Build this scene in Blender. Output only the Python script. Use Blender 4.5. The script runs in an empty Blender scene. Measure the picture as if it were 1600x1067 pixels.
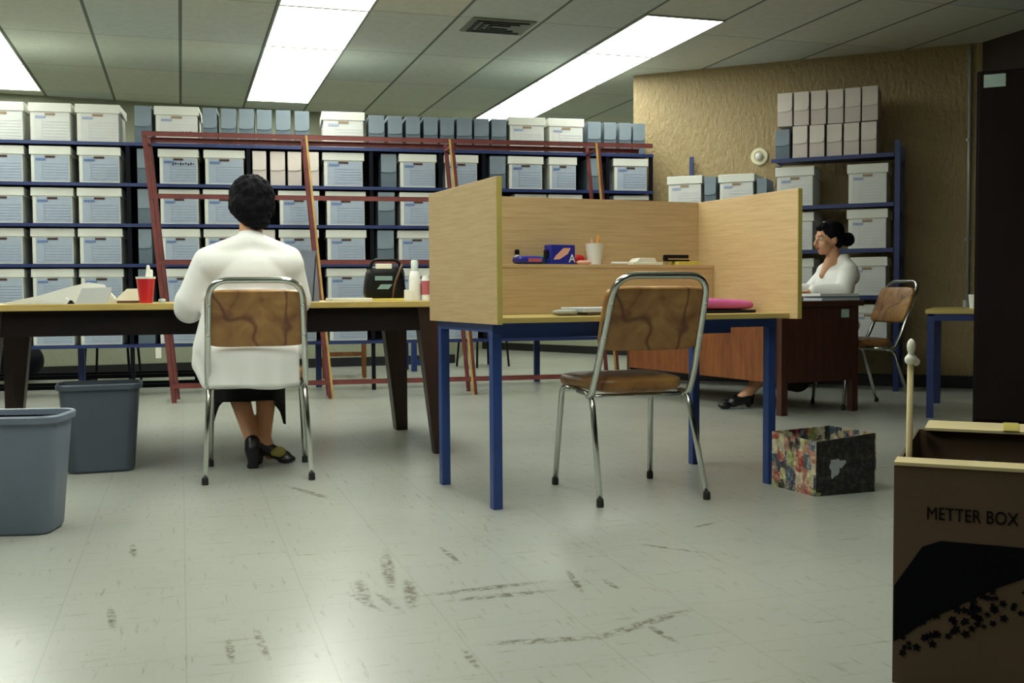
import bpy, bmesh, math, random
from mathutils import Vector, Matrix, Euler
random.seed(7)
SC = bpy.context.scene
COL = SC.collection
R = math.radians

# ------------------------------------------------------------------ camera, world, exposure
cam_d = bpy.data.cameras.new('camera'); cam = bpy.data.objects.new('camera', cam_d); COL.objects.link(cam)
cam_d.sensor_width = 36.0; cam_d.lens = 1657.0 / 1600.0 * 36.0; cam_d.clip_start = 0.05; cam_d.clip_end = 100
yaw, pitch, roll = R(17.3), math.atan((458 - 533.5) / 1657.0), R(0.40)
f = Vector((math.sin(yaw) * math.cos(pitch), math.cos(yaw) * math.cos(pitch), math.sin(pitch)))
r0 = Vector((math.cos(yaw), -math.sin(yaw), 0)); u0 = r0.cross(f)
rr = r0 * math.cos(roll) - u0 * math.sin(roll); uu = rr.cross(f)
cam.matrix_world = Matrix(((rr.x, uu.x, -f.x, 0), (rr.y, uu.y, -f.y, 0), (rr.z, uu.z, -f.z, 0.80), (0, 0, 0, 1)))
SC.camera = cam
w = bpy.data.worlds.new('world'); SC.world = w; w.use_nodes = True
w.node_tree.nodes['Background'].inputs[0].default_value = (0.8, 0.9, 1.0, 1)
w.node_tree.nodes['Background'].inputs[1].default_value = 0.25
SC.view_settings.view_transform = 'Standard'
SC.view_settings.look = 'None'
SC.view_settings.gamma = 1.0
SC.view_settings.use_curve_mapping = False
SC.view_settings.exposure = 0.08
LIGHT = 9.6          # strength of the fluorescent diffusers
HC = 2.78            # ceiling height

# ------------------------------------------------------------------ materials
def lin(c):
    return tuple((x / 255 / 12.92) if x / 255 <= 0.04045 else ((x / 255 + 0.055) / 1.055) ** 2.4 for x in c) + (1,)
MATS = {}
def newmat(name):
    m = bpy.data.materials.new(name); m.use_nodes = True
    return m, m.node_tree, m.node_tree.nodes['Principled BSDF']
def N(nt, t, **kw):
    n = nt.nodes.new(t)
    for k, v in kw.items():
        if k in n.inputs.keys() if isinstance(k, str) and hasattr(n, 'inputs') else False: n.inputs[k].default_value = v
        else: setattr(n, k, v)
    return n
def coords(nt, scale=(1, 1, 1), obj=True):
    t = nt.nodes.new('ShaderNodeTexCoord'); mp = nt.nodes.new('ShaderNodeMapping')
    mp.inputs['Scale'].default_value = scale
    nt.links.new(t.outputs['Object' if obj else 'Generated'], mp.inputs[0]); return mp.outputs[0]
def ramp(nt, fac, stops, const=False):
    r = nt.nodes.new('ShaderNodeValToRGB'); nt.links.new(fac, r.inputs[0])
    if const: r.color_ramp.interpolation = 'CONSTANT'
    el = r.color_ramp.elements
    while len(el) < len(stops): el.new(0.5)
    for i, (p, c) in enumerate(stops): el[i].position = p; el[i].color = c if len(c) == 4 else lin(c)
    return r.outputs[0]
def mixc(nt, fac, a, b, mode='MIX'):
    m = nt.nodes.new('ShaderNodeMix'); m.data_type = 'RGBA'; m.blend_type = mode
    for s, v in ((0, fac), (6, a), (7, b)):
        if isinstance(v, (float, int)): m.inputs[s].default_value = v
        elif isinstance(v, tuple): m.inputs[s].default_value = v
        else: nt.links.new(v, m.inputs[s])
    return m.outputs[2]
def noise(nt, vec, scale, detail=3, rough=0.5):
    n = nt.nodes.new('ShaderNodeTexNoise'); n.inputs['Scale'].default_value = scale
    n.inputs['Detail'].default_value = detail; n.inputs['Roughness'].default_value = rough
    nt.links.new(vec, n.inputs['Vector']); return n.outputs['Fac']
def bump(nt, bs, h, strength=0.2, dist=0.01):
    b = nt.nodes.new('ShaderNodeBump'); b.inputs['Strength'].default_value = strength; b.inputs['Distance'].default_value = dist
    nt.links.new(h, b.inputs['Height']); nt.links.new(b.outputs[0], bs.inputs['Normal'])
def plain(name, c, rough=0.6, metal=0.0, var=0.12, vs=6.0, bmp=0.0, bs=60.0, spec=0.5):
    m, nt, b = newmat(name)
    v = coords(nt); k = noise(nt, v, vs)
    c = lin(c); d = tuple(x * (1 - var) for x in c[:3]) + (1,); h = tuple(min(1, x * (1 + var)) for x in c[:3]) + (1,)
    nt.links.new(ramp(nt, k, [(0.3, d), (0.7, h)]), b.inputs['Base Color'])
    b.inputs['Roughness'].default_value = rough; b.inputs['Metallic'].default_value = metal
    b.inputs['Specular IOR Level'].default_value = spec
    if bmp: bump(nt, b, noise(nt, v, bs), bmp, 0.004)
    MATS[name] = m; return m
def woodm(name, c1, c2, scale=(1, 14, 14), rough=0.45, bands=3.0):
    m, nt, b = newmat(name)
    v = coords(nt, scale); k = noise(nt, v, bands, 4, 0.6)
    v2 = coords(nt, tuple(s * 6 for s in scale)); k2 = noise(nt, v2, bands, 2)
    mx = nt.nodes.new('ShaderNodeMath'); mx.operation = 'MULTIPLY_ADD'; mx.inputs[1].default_value = 0.35
    nt.links.new(k2, mx.inputs[0]); nt.links.new(k, mx.inputs[2])
    nt.links.new(ramp(nt, mx.outputs[0], [(0.45, c1), (0.85, c2)]), b.inputs['Base Color'])
    b.inputs['Roughness'].default_value = rough
    MATS[name] = m; return m
plain('carton_white', (214, 216, 208), 0.75, var=0.04)
plain('print_pale', (160, 172, 188), 0.75, var=0.05, vs=20)
plain('print_line', (128, 142, 162), 0.8)
plain('print_blue', (92, 118, 165), 0.8)
plain('hole_brown', (70, 48, 44), 0.9)
plain('print_faint', (204, 206, 204), 0.75, var=0.04)
plain('print_faint_line', (186, 190, 196), 0.8)
plain('print_faint_blue', (150, 164, 196), 0.8)
plain('hole_tan', (150, 128, 106), 0.9)
plain('hole_black', (14, 14, 20), 0.9)
plain('ink', (45, 48, 72), 0.9)
plain('carton_grey', (122, 136, 146), 0.7, var=0.1)
plain('carton_grey_dark', (92, 106, 118), 0.7, var=0.1)
plain('carton_beige', (214, 205, 198), 0.7, var=0.05)
plain('carton_beige_dark', (196, 186, 180), 0.7, var=0.05)
plain('blue_steel', (38, 52, 100), 0.4, 0.1, spec=0.5)
plain('blue_table_steel', (42, 68, 130), 0.38, 0.0, var=0.1)
plain('navy_black', (8, 9, 20), 0.6, spec=0.15)
plain('rust_red', (108, 50, 46), 0.6, var=0.25, vs=9)
plain('raw_yellow', (186, 150, 84), 0.6, var=0.25, vs=9)
plain('chrome', (205, 210, 205), 0.16, 1.0, var=0.03)
plain('rubber', (32, 30, 32), 0.6)
plain('black_plastic', (8, 8, 12), 0.45, spec=0.25)
plain('navy_cloth', (22, 28, 62), 0.8)
plain('white_cloth', (234, 234, 231), 0.85, var=0.02, vs=3, bmp=0.35, bs=9)
plain('white_plastic', (226, 228, 224), 0.35, var=0.03)
plain('teal_print', (120, 150, 150), 0.6)
plain('paper', (228, 226, 212), 0.8, var=0.04)
plain('paper_blue', (190, 198, 206), 0.8, var=0.04)
plain('paper_grey', (150, 150, 140), 0.8)
plain('folder_grey', (118, 124, 138), 0.7)
plain('red_plastic', (186, 26, 34), 0.35, var=0.1)
plain('clear_plastic', (200, 214, 208), 0.2, var=0.05)
plain('label_red', (176, 90, 100), 0.6)
plain('blue_print', (36, 42, 142), 0.4)
plain('peach_print', (226, 170, 150), 0.5)
plain('pink_plastic', (206, 96, 160), 0.5)
plain('pencil_orange', (226, 150, 40), 0.4)
plain('pencil_pink', (226, 180, 160), 0.4)
plain('green_thing', (40, 110, 60), 0.5)
plain('yellow_pad', (202, 186, 84), 0.6)
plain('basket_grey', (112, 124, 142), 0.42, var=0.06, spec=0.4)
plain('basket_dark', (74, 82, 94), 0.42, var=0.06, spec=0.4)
plain('baseboard', (28, 26, 30), 0.5)
plain('hair_black', (13, 12, 18), 0.75, var=0.3, vs=30, bmp=0.6, bs=90, spec=0.12)
plain('skin', (202, 150, 116), 0.5, var=0.06)
plain('skin_legs', (150, 100, 82), 0.5, var=0.06)
plain('lip', (150, 78, 70), 0.5)
plain('eye_white', (225, 222, 215), 0.2)
plain('eye_dark', (20, 14, 12), 0.2)
plain('shoe_black', (18, 18, 24), 0.35)
plain('shoe_olive', (138, 128, 62), 0.5)
plain('steel_grey', (190, 192, 188), 0.4, 0.3)
plain('plate_pale', (176, 198, 192), 0.5)
plain('ceiling_metal', (150, 156, 146), 0.6)
plain('vent_dark', (30, 30, 34), 0.6)
plain('vent_grey', (120, 126, 116), 0.6)
plain('lamp_cream', (216, 210, 180), 0.4)
plain('box_ink', (6, 6, 12), 0.8, spec=0.1)
plain('carton_brown', (84, 65, 45), 0.85, var=0.1, vs=4)
plain('carton_pale', (190, 174, 132), 0.85, var=0.1, vs=4)  # on the big box's flaps the paleness stands in for light from above
plain('wall_brown', (52, 40, 33), 0.7)  # darkened so these walls send less bounce light into the room
plain('cabinet_dark', (28, 18, 17), 0.6, var=0.3, vs=3, spec=0.12)
plain('dark_red_wood', (70, 38, 28), 0.45)
plain('leather_brown', (92, 66, 44), 0.6)
plain('yellow_edge', (178, 162, 86), 0.5)
woodm('wood_carrel', (182, 152, 108), (200, 172, 128), (1.6, 1.6, 34), 0.5)
woodm('wood_carrel_top', (172, 150, 86), (186, 166, 100), (1.2, 9, 9), 0.4)
woodm('table_top', (176, 150, 84), (196, 172, 104), (1.2, 9, 9), 0.35)
woodm('table_dark', (14, 9, 9), (24, 14, 13), (2, 2, 9), 0.6)
MATS['table_dark'].node_tree.nodes['Principled BSDF'].inputs['Specular IOR Level'].default_value = 0.2
woodm('table_brown', (34, 20, 16), (54, 31, 22), (9, 9, 1.2), 0.45)
woodm('desk_lit', (100, 54, 26), (140, 82, 42), (9, 9, 1.0), 0.38)
woodm('desk_shaded', (56, 30, 24), (78, 44, 32), (9, 9, 1.0), 0.4)  # same desk wood darkened for faces in shade; the modesty panel has the lit tone
woodm('chair_wood', (140, 86, 46), (170, 112, 64), (6, 6, 1), 0.5)

def vinyl():
    m, nt, b = newmat('brown_vinyl')
    v = coords(nt, (1, 1, 1)); w_ = nt.nodes.new('ShaderNodeTexNoise'); w_.inputs['Scale'].default_value = 5.5
    w_.inputs['Detail'].default_value = 5; w_.inputs['Distortion'].default_value = 1.6; nt.links.new(v, w_.inputs['Vector'])
    base = ramp(nt, w_.outputs['Fac'], [(0.30, (104, 62, 40)), (0.44, (150, 106, 60)), (0.72, (182, 140, 82))])
    vein = ramp(nt, noise(nt, v, 3.2, 1.5, 0.5), [(0.470, (0, 0, 0, 1)), (0.485, (0.9, 0.9, 0.9, 1)), (0.500, (0, 0, 0, 1))])
    nt.links.new(mixc(nt, vein, base, lin((96, 50, 36))), b.inputs['Base Color'])
    b.inputs['Roughness'].default_value = 0.38
    MATS['brown_vinyl'] = m
vinyl()

def skirt_mat():
    m, nt, b = newmat('black_skirt')
    v = coords(nt); vo = nt.nodes.new('ShaderNodeTexVoronoi'); vo.inputs['Scale'].default_value = 55; nt.links.new(v, vo.inputs['Vector'])
    c = ramp(nt, vo.outputs['Distance'], [(0.0, (120, 122, 130)), (0.13, (18, 17, 22))])
    nt.links.new(c, b.inputs['Base Color']); b.inputs['Roughness'].default_value = 0.9
    MATS['black_skirt'] = m
skirt_mat()

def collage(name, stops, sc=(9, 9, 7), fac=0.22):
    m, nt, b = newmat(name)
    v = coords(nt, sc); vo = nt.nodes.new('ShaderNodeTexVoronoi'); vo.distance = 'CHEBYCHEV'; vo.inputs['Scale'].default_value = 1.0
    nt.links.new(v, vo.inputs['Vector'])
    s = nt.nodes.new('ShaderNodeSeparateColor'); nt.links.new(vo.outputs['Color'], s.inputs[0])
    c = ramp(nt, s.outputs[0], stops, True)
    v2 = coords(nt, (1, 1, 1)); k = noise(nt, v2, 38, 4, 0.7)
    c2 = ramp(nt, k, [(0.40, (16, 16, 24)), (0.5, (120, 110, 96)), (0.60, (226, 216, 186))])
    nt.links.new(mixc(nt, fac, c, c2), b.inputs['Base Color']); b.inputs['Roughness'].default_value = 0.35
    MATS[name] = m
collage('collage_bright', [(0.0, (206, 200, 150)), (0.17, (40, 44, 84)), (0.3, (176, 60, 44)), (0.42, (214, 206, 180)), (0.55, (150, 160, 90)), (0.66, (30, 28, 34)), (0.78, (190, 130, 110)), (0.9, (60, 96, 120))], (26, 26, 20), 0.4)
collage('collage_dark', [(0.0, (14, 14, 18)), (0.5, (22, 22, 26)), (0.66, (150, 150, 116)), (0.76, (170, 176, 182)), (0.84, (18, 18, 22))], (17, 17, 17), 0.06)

def plaster(name, c, s=0.6):
    m, nt, b = newmat(name)
    v = coords(nt); k = noise(nt, v, 3, 4)
    cl = lin(c); d = tuple(x * 0.92 for x in cl[:3]) + (1,)
    nt.links.new(ramp(nt, k, [(0.3, d), (0.7, cl)]), b.inputs['Base Color']); b.inputs['Roughness'].default_value = 0.55
    v3 = coords(nt, (1, 1, 0.55)); bump(nt, b, noise(nt, v3, 26, 3, 0.6), s, 0.02)
    MATS[name] = m
plaster('wall_tan', (158, 138, 98), 0.9)
plaster('wall_far', (160, 164, 140), 0.4)
plaster('wall_white', (206, 204, 190), 0.3)

def floor_mat():
    m, nt, b = newmat('floor_vinyl')
    v = coords(nt)
    k = noise(nt, v, 0.9, 2, 0.5)
    base = ramp(nt, k, [(0.2, (148, 151, 143)), (0.8, (168, 169, 161))])
    # tile joints every 0.305 m
    sep = nt.nodes.new('ShaderNodeSeparateXYZ'); nt.links.new(v, sep.inputs[0])
    def joint(o, off):
        a = nt.nodes.new('ShaderNodeMath'); a.operation = 'ADD'; a.inputs[1].default_value = off; nt.links.new(o, a.inputs[0])
        q = nt.nodes.new('ShaderNodeMath'); q.operation = 'PINGPONG'; q.inputs[1].default_value = 0.1525; nt.links.new(a.outputs[0], q.inputs[0])
        l = nt.nodes.new('ShaderNodeMath'); l.operation = 'LESS_THAN'; l.inputs[1].default_value = 0.0016; nt.links.new(q.outputs[0], l.inputs[0]); return l.outputs[0]
    jx, jy = joint(sep.outputs[0], 0.005), joint(sep.outputs[1], 0.02)
    mx = nt.nodes.new('ShaderNodeMath'); mx.operation = 'MAXIMUM'; nt.links.new(jx, mx.inputs[0]); nt.links.new(jy, mx.inputs[1])
    ms = nt.nodes.new('ShaderNodeMath'); ms.operation = 'MULTIPLY'; ms.inputs[1].default_value = 0.28; nt.links.new(mx.outputs[0], ms.inputs[0])
    c = mixc(nt, ms.outputs[0], base, lin((120, 118, 104)))
    # general small scuffs, streaks across both directions
    for sc, hi, lo in (((5, 40, 1), 0.60, 0.70), ((44, 5, 1), 0.60, 0.70), ((26, 26, 1), 0.64, 0.72)):
        v2 = coords(nt, sc); k2 = noise(nt, v2, 1.3, 5, 0.65)
        mm = ramp(nt, k2, [(hi, (0, 0, 0, 1)), (lo, (0.45, 0.45, 0.45, 1))])
        c = mixc(nt, mm, c, lin((112, 104, 84)))
    # particular worn marks
    marks = [(0.44,2.72,0.21,-74),(0.45,2.8,0.28,-94),(0.57,2.76,0.28,-99),(0.78,2.74,0.34,5),(0.79,2.66,0.29,1),(1.03,2.74,0.23,-100),(1.11,2.67,0.1,-87),(1.05,2.32,0.37,24),(0.78,2.28,0.27,-9),(1.06,2.24,0.15,-86),(0.16,2.47,0.24,-87),(0.09,2.44,0.16,-90),(-0.18,2.78,0.2,-84),(0.48,4.31,0.37,-68),(1.7,3.25,0.14,25),(1.45,2.98,0.24,-50),(0.59,2.22,0.13,-90),(0.56,3.03,0.44,-98),(-0.16,3.51,0.18,-86),(0.77,3.13,0.21,-88),(0.50,2.70,0.20,-80)]
    kk = noise(nt, coords(nt, (1, 1, 1)), 34, 4, 0.75)
    kr = ramp(nt, kk, [(0.42, (0, 0, 0, 1)), (0.58, (0.85, 0.85, 0.85, 1))])
    acc = None
    for x, y, L, a in marks:
        t = nt.nodes.new('ShaderNodeTexCoord'); mp = nt.nodes.new('ShaderNodeMapping'); mp.vector_type = 'TEXTURE'
        mp.inputs['Location'].default_value = (x, y, 0); mp.inputs['Rotation'].default_value = (0, 0, R(a)); mp.inputs['Scale'].default_value = (L * 0.6, 0.024 if L > 0.25 else 0.013, 1)
        nt.links.new(t.outputs['Object'], mp.inputs[0])
        g = nt.nodes.new('ShaderNodeTexGradient'); g.gradient_type = 'SPHERICAL'; nt.links.new(mp.outputs[0], g.inputs[0])
        if acc is None: acc = g.outputs['Fac']
        else:
            q = nt.nodes.new('ShaderNodeMath'); q.operation = 'MAXIMUM'; nt.links.new(acc, q.inputs[0]); nt.links.new(g.outputs['Fac'], q.inputs[1]); acc = q.outputs[0]
    am = ramp(nt, acc, [(0.0, (0, 0, 0, 1)), (0.5, (1, 1, 1, 1))])
    pr = nt.nodes.new('ShaderNodeMath'); pr.operation = 'MULTIPLY'; nt.links.new(am, pr.inputs[0]); nt.links.new(kr, pr.inputs[1])
    c = mixc(nt, pr.outputs[0], c, lin((92, 84, 68)))
    nt.links.new(c, b.inputs['Base Color'])
    b.inputs['Roughness'].default_value = 0.27; b.inputs['Specular IOR Level'].default_value = 0.5
    MATS['floor_vinyl'] = m
floor_mat()

GX, GW = 0.0345, 0.6335     # ceiling grid: one line at GX, tiles GW wide and 1.239 long
def ceil_mat():
    m, nt, b = newmat('ceiling_tile')
    v = coords(nt); sep = nt.nodes.new('ShaderNodeSeparateXYZ'); nt.links.new(v, sep.inputs[0])
    def cell(o, off, size, wd):
        a = nt.nodes.new('ShaderNodeMath'); a.operation = 'SUBTRACT'; a.inputs[1].default_value = off; nt.links.new(o, a.inputs[0])
        q = nt.nodes.new('ShaderNodeMath'); q.operation = 'PINGPONG'; q.inputs[1].default_value = size / 2; nt.links.new(a.outputs[0], q.inputs[0])
        l = nt.nodes.new('ShaderNodeMath'); l.operation = 'LESS_THAN'; l.inputs[1].default_value = wd; nt.links.new(q.outputs[0], l.inputs[0])
        d = nt.nodes.new('ShaderNodeMath'); d.operation = 'DIVIDE'; d.inputs[1].default_value = size; nt.links.new(a.outputs[0], d.inputs[0])
        fl = nt.nodes.new('ShaderNodeMath'); fl.operation = 'FLOOR'; nt.links.new(d.outputs[0], fl.inputs[0]); return l.outputs[0], fl.outputs[0]
    lx, cx = cell(sep.outputs[0], GX, GW, 0.012); ly, cy = cell(sep.outputs[1], 8.69, 1.239, 0.008)
    cb = nt.nodes.new('ShaderNodeCombineXYZ'); nt.links.new(cx, cb.inputs[0]); nt.links.new(cy, cb.inputs[1])
    wn = nt.nodes.new('ShaderNodeTexWhiteNoise'); nt.links.new(cb.outputs[0], wn.inputs['Vector'])
    tc = ramp(nt, wn.outputs['Value'], [(0.0, (190, 202, 200)), (0.5, (204, 208, 194)), (1.0, (214, 214, 198))])
    k = noise(nt, v, 14, 4, 0.7); tc = mixc(nt, 0.25, tc, ramp(nt, k, [(0.35, (176, 182, 170)), (0.65, (214, 216, 204))]))
    mx = nt.nodes.new('ShaderNodeMath'); mx.operation = 'MAXIMUM'; nt.links.new(lx, mx.inputs[0])
    l2 = nt.nodes.new('ShaderNodeMath'); l2.operation = 'MULTIPLY'; l2.inputs[1].default_value = 0.45; nt.links.new(ly, l2.inputs[0]); nt.links.new(l2.outputs[0], mx.inputs[1])
    nt.links.new(mixc(nt, mx.outputs[0], tc, lin((104, 114, 104))), b.inputs['Base Color']); b.inputs['Roughness'].default_value = 0.85
    bump(nt, b, k, 0.3, 0.01)
    MATS['ceiling_tile'] = m
ceil_mat()
def emit_mat():
    m, nt, b = newmat('diffuser')
    b.inputs['Base Color'].default_value = (0.85, 0.87, 0.82, 1); b.inputs['Emission Color'].default_value = (0.955, 1.0, 0.885, 1)
    b.inputs['Emission Strength'].default_value = LIGHT; MATS['diffuser'] = m
emit_mat()

# ------------------------------------------------------------------ mesh helpers
def finish(name, bm, mat, parent=None, smooth=False, loc=None, rotz=None, auto=None):
    bmesh.ops.recalc_face_normals(bm, faces=bm.faces[:])
    me = bpy.data.meshes.new(name); bm.to_mesh(me); bm.free()
    if smooth or auto:
        for p in me.polygons: p.use_smooth = True
    if auto: me.set_sharp_from_angle(angle=R(auto))
    mats = mat if isinstance(mat, (list, tuple)) else [mat]
    for q in mats: me.materials.append(MATS[q])
    o = bpy.data.objects.new(name, me); COL.objects.link(o)
    if parent is not None: o.parent = parent
    if loc is not None: o.location = loc
    if rotz is not None: o.rotation_euler = (0, 0, rotz)
    return o
def box(bm, x0, x1, y0, y1, z0, z1, M=None, bev=0.0, top=(0, 0, 0, 0)):
    """box; top=(dx0,dx1,dy0,dy1) shifts the upper edges"""
    P = [(x0, y0, z0), (x1, y0, z0), (x1, y1, z0), (x0, y1, z0), (x0 + top[0], y0 + top[2], z1), (x1 + top[1], y0 + top[2], z1), (x1 + top[1], y1 + top[3], z1), (x0 + top[0], y1 + top[3], z1)]
    vs = [bm.verts.new(M @ Vector(p) if M else p) for p in P]
    fs = [bm.faces.new([vs[i] for i in q]) for q in ((3, 2, 1, 0), (4, 5, 6, 7), (0, 1, 5, 4), (1, 2, 6, 5), (2, 3, 7, 6), (3, 0, 4, 7))]
    if bev > 0:
        es = list({e for q in fs for e in q.edges})
        bmesh.ops.bevel(bm, geom=es, offset=bev, segments=2, affect='EDGES', profile=0.5)
    return vs
def B(*a, **k):
    bm = bmesh.new(); box(bm, *a, **k); return bm
def fillet(pts, r, n=6):
    pts = [Vector(p) for p in pts]; out = [pts[0]]
    for i in range(1, len(pts) - 1):
        a, b, c = pts[i - 1], pts[i], pts[i + 1]; rad = r[i] if isinstance(r, (list, tuple)) else r
        u = (a - b); v = (c - b); d = min(rad, u.length * 0.48, v.length * 0.48)
        p, q = b + u.normalized() * d, b + v.normalized() * d
        for k in range(n + 1):
            t = k / n; out.append(p * (1 - t) ** 2 + b * 2 * t * (1 - t) + q * t * t)
    out.append(pts[-1]); return out
def tube(bm, pts, r, seg=10, caps=True):
    pts = [Vector(p) for p in pts]; rings = []
    t0 = (pts[1] - pts[0]).normalized(); n = t0.orthogonal().normalized()
    for i, p in enumerate(pts):
        t = (pts[min(i + 1, len(pts) - 1)] - pts[max(i - 1, 0)]).normalized()
        n = (n - t * n.dot(t)).normalized(); bq = t.cross(n); rd = r[i] if isinstance(r, (list, tuple)) else r
        rings.append([bm.verts.new(p + (n * math.cos(a) + bq * math.sin(a)) * rd) for a in [2 * math.pi * k / seg for k in range(seg)]])
    for a, b in zip(rings, rings[1:]):
        for k in range(seg): bm.faces.new((a[k], a[(k + 1) % seg], b[(k + 1) % seg], b[k]))
    if caps: bm.faces.new(rings[0][::-1]); bm.faces.new(rings[-1])
def loft(bm, rings, cap0=True, cap1=True):
    rs = [[bm.verts.new(p) for p in r] for r in rings]; n = len(rs[0])
    for a, b in zip(rs, rs[1:]):
        for k in range(n): bm.faces.new((a[k], a[(k + 1) % n], b[(k + 1) % n], b[k]))
    if cap0: bm.faces.new(rs[0][::-1])
    if cap1: bm.faces.new(rs[-1])
def rrect(w, d, r, z, n=5, cx=0, cy=0):
    out = []
    for sx, sy, a0 in ((1, 1, 0), (-1, 1, 90), (-1, -1, 180), (1, -1, 270)):
        for k in range(n + 1):
            a = R(a0 + 90 * k / n); out.append((cx + sx * (w / 2 - r) + r * math.cos(a), cy + sy * (d / 2 - r) + r * math.sin(a), z))
    return out
def circ(r, z, n=24, cx=0, cy=0): return [(cx + r * math.cos(2 * math.pi * k / n), cy + r * math.sin(2 * math.pi * k / n), z) for k in range(n)]
def superel(bm, c, s, e1=0.5, e2=0.4, nu=28, nv=12, M=None):
    f_ = lambda t, e: math.copysign(abs(t) ** e, t); rings = []
    for j in range(1, nv):
        ph = -math.pi / 2 + math.pi * j / nv; cz, sz = f_(math.cos(ph), e1), f_(math.sin(ph), e1)
        rings.append([Vector((c[0] + s[0] * cz * f_(math.cos(t), e2), c[1] + s[1] * cz * f_(math.sin(t), e2), c[2] + s[2] * sz)) for t in [2 * math.pi * k / nu for k in range(nu)]])
    if M: rings = [[M @ p for p in r] for r in rings]
    loft(bm, rings)
def thing(name, label, cat, loc=(0, 0, 0), rotz=0.0, group=None):
    o = bpy.data.objects.new(name, None); COL.objects.link(o); o.empty_display_size = 0.1
    o.location = loc; o.rotation_euler = (0, 0, rotz); o['label'] = label; o['category'] = cat
    if group: o['group'] = group
    return o
def tag(o, label, cat, group=None):
    o['label'] = label; o['category'] = cat
    if group: o['group'] = group
    return o
def struct(name, bm, m, **k):
    o = finish(name, bm, m, **k); o['kind'] = 'structure'; return o
def dup(root, loc, rotz, label, group=None, scale=None):
    r = root.copy(); COL.objects.link(r); r.location = loc; r.rotation_euler = (0, 0, rotz); r['label'] = label
    if group: r['group'] = group
    if scale: r.scale = scale
    for ch in list(root.children):
        c = ch.copy(); COL.objects.link(c); c.parent = r
        for g in list(ch.children):
            d = g.copy(); COL.objects.link(d); d.parent = c
    return r
def textmesh(name, s, size, mat, parent, M, ext=0.0006):
    cu = bpy.data.curves.new(name, 'FONT'); cu.body = s; cu.size = size; cu.extrude = ext; cu.align_x = 'CENTER'; cu.align_y = 'CENTER'
    t = bpy.data.objects.new('tmp_text', cu); COL.objects.link(t); bpy.context.view_layer.update()
    me = bpy.data.meshes.new_from_object(t.evaluated_get(bpy.context.evaluated_depsgraph_get()))
    bpy.data.objects.remove(t); me.transform(M); me.name = name; me.materials.clear(); me.materials.append(MATS[mat])
    o = bpy.data.objects.new(name, me); COL.objects.link(o); o.parent = parent; return o
FRONT = Matrix.Rotation(R(90), 4, 'X')      # text facing -y

def ell(c, r, rot=None): return ('e', Vector(c), r, rot)
def cap(a, ra, b, rb): return ('c', Vector(a), ra, Vector(b), rb)
def blob(name, prims, mat, parent, voxel=0.012, smooth=6, ratio=0.5, tufts=0.0):
    bm = bmesh.new()
    for p in prims:
        if p[0] == 'e':
            M = Matrix.Translation(p[1]) @ (p[3].to_matrix().to_4x4() if p[3] else Matrix()) @ Matrix.Diagonal((*p[2], 1))
            bmesh.ops.create_uvsphere(bm, u_segments=20, v_segments=12, radius=1.0, matrix=M)
        else:
            a, ra, b, rb = p[1:]; d = b - a
            M = Matrix.Translation((a + b) / 2) @ d.to_track_quat('Z', 'Y').to_matrix().to_4x4()
            bmesh.ops.create_cone(bm, cap_ends=True, segments=18, radius1=ra, radius2=rb, depth=d.length, matrix=M)
            for c_, r_ in ((a, ra), (b, rb)): bmesh.ops.create_uvsphere(bm, u_segments=16, v_segments=10, radius=r_, matrix=Matrix.Translation(c_))
    me = bpy.data.meshes.new(name); bm.to_mesh(me); bm.free()
    t = bpy.data.objects.new('tmp_blob', me); COL.objects.link(t)
    m = t.modifiers.new('r', 'REMESH'); m.mode = 'VOXEL'; m.voxel_size = voxel
    if smooth:
        s = t.modifiers.new('s', 'SMOOTH'); s.iterations = smooth; s.factor = 0.5
    if ratio < 1:
        d = t.modifiers.new('d', 'DECIMATE'); d.ratio = ratio
    bpy.context.view_layer.update()
    out = bpy.data.meshes.new_from_object(t.evaluated_get(bpy.context.evaluated_depsgraph_get()))
    bpy.data.objects.remove(t); out.name = name; out.materials.clear(); out.materials.append(MATS[mat])
    for q in out.polygons: q.use_smooth = True
    if tufts:
        from mathutils import noise as mn
        for q in out.vertices:
            c_ = q.co; q.co = c_ + q.normal * tufts * mn.noise(Vector((c_.x * 70, c_.y * 70, c_.z * 28)))
    o = bpy.data.objects.new(name, out); COL.objects.link(o); o.parent = parent; return o

# ------------------------------------------------------------------ room shell
W1, WD, WN = Vector((3.99, 9.02, 0)), Vector((0.74662789, -0.66524191, 0)), Vector((-0.66524191, -0.74662789, 0))
AW = math.atan2(WD.y, WD.x)
struct('floor', B(-6.2, 8.2, -3.4, 15.2, -0.1, 0), 'floor_vinyl')
struct('ceiling', B(-6.2, 8.2, -3.4, 15.2, HC, HC + 0.1), 'ceiling_tile')
def wall(name, a, b, m, th=0.12, z1=HC, base=None):
    a, b = Vector((a[0], a[1], 0)), Vector((b[0], b[1], 0)); d = b - a; ang = math.atan2(d.y, d.x)
    o = struct(name, B(0, d.length, 0, th, 0, z1), m, loc=(a.x, a.y, 0), rotz=ang)
    if base: struct(base, B(0, d.length, -0.012, 0, 0, 0.1), 'baseboard', loc=(a.x, a.y, 0), rotz=ang)
    return o
wend = W1 + WD * 2.92
wall('wall_right', (W1.x, W1.y), (wend.x, wend.y), 'wall_tan', base='baseboard_right')
wall('wall_side', (wend.x, wend.y), (wend.x, -3.2), 'wall_brown', base='baseboard_side')
wall('wall_left', (-6, -3.2), (-6, 11.0), 'wall_white')
wall('wall_front', (wend.x, -3.2), (-6, -3.2), 'wall_brown')
wall('wall_back', (-6, 11.05), (3.0, 11.86), 'wall_far', base='baseboard_back')
wall('wall_recess', (3.0, 11.86), (3.9, 14.6), 'wall_far')
wall('wall_recess_end', (3.9, 14.6), (4.15, 14.75), 'wall_far')
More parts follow.
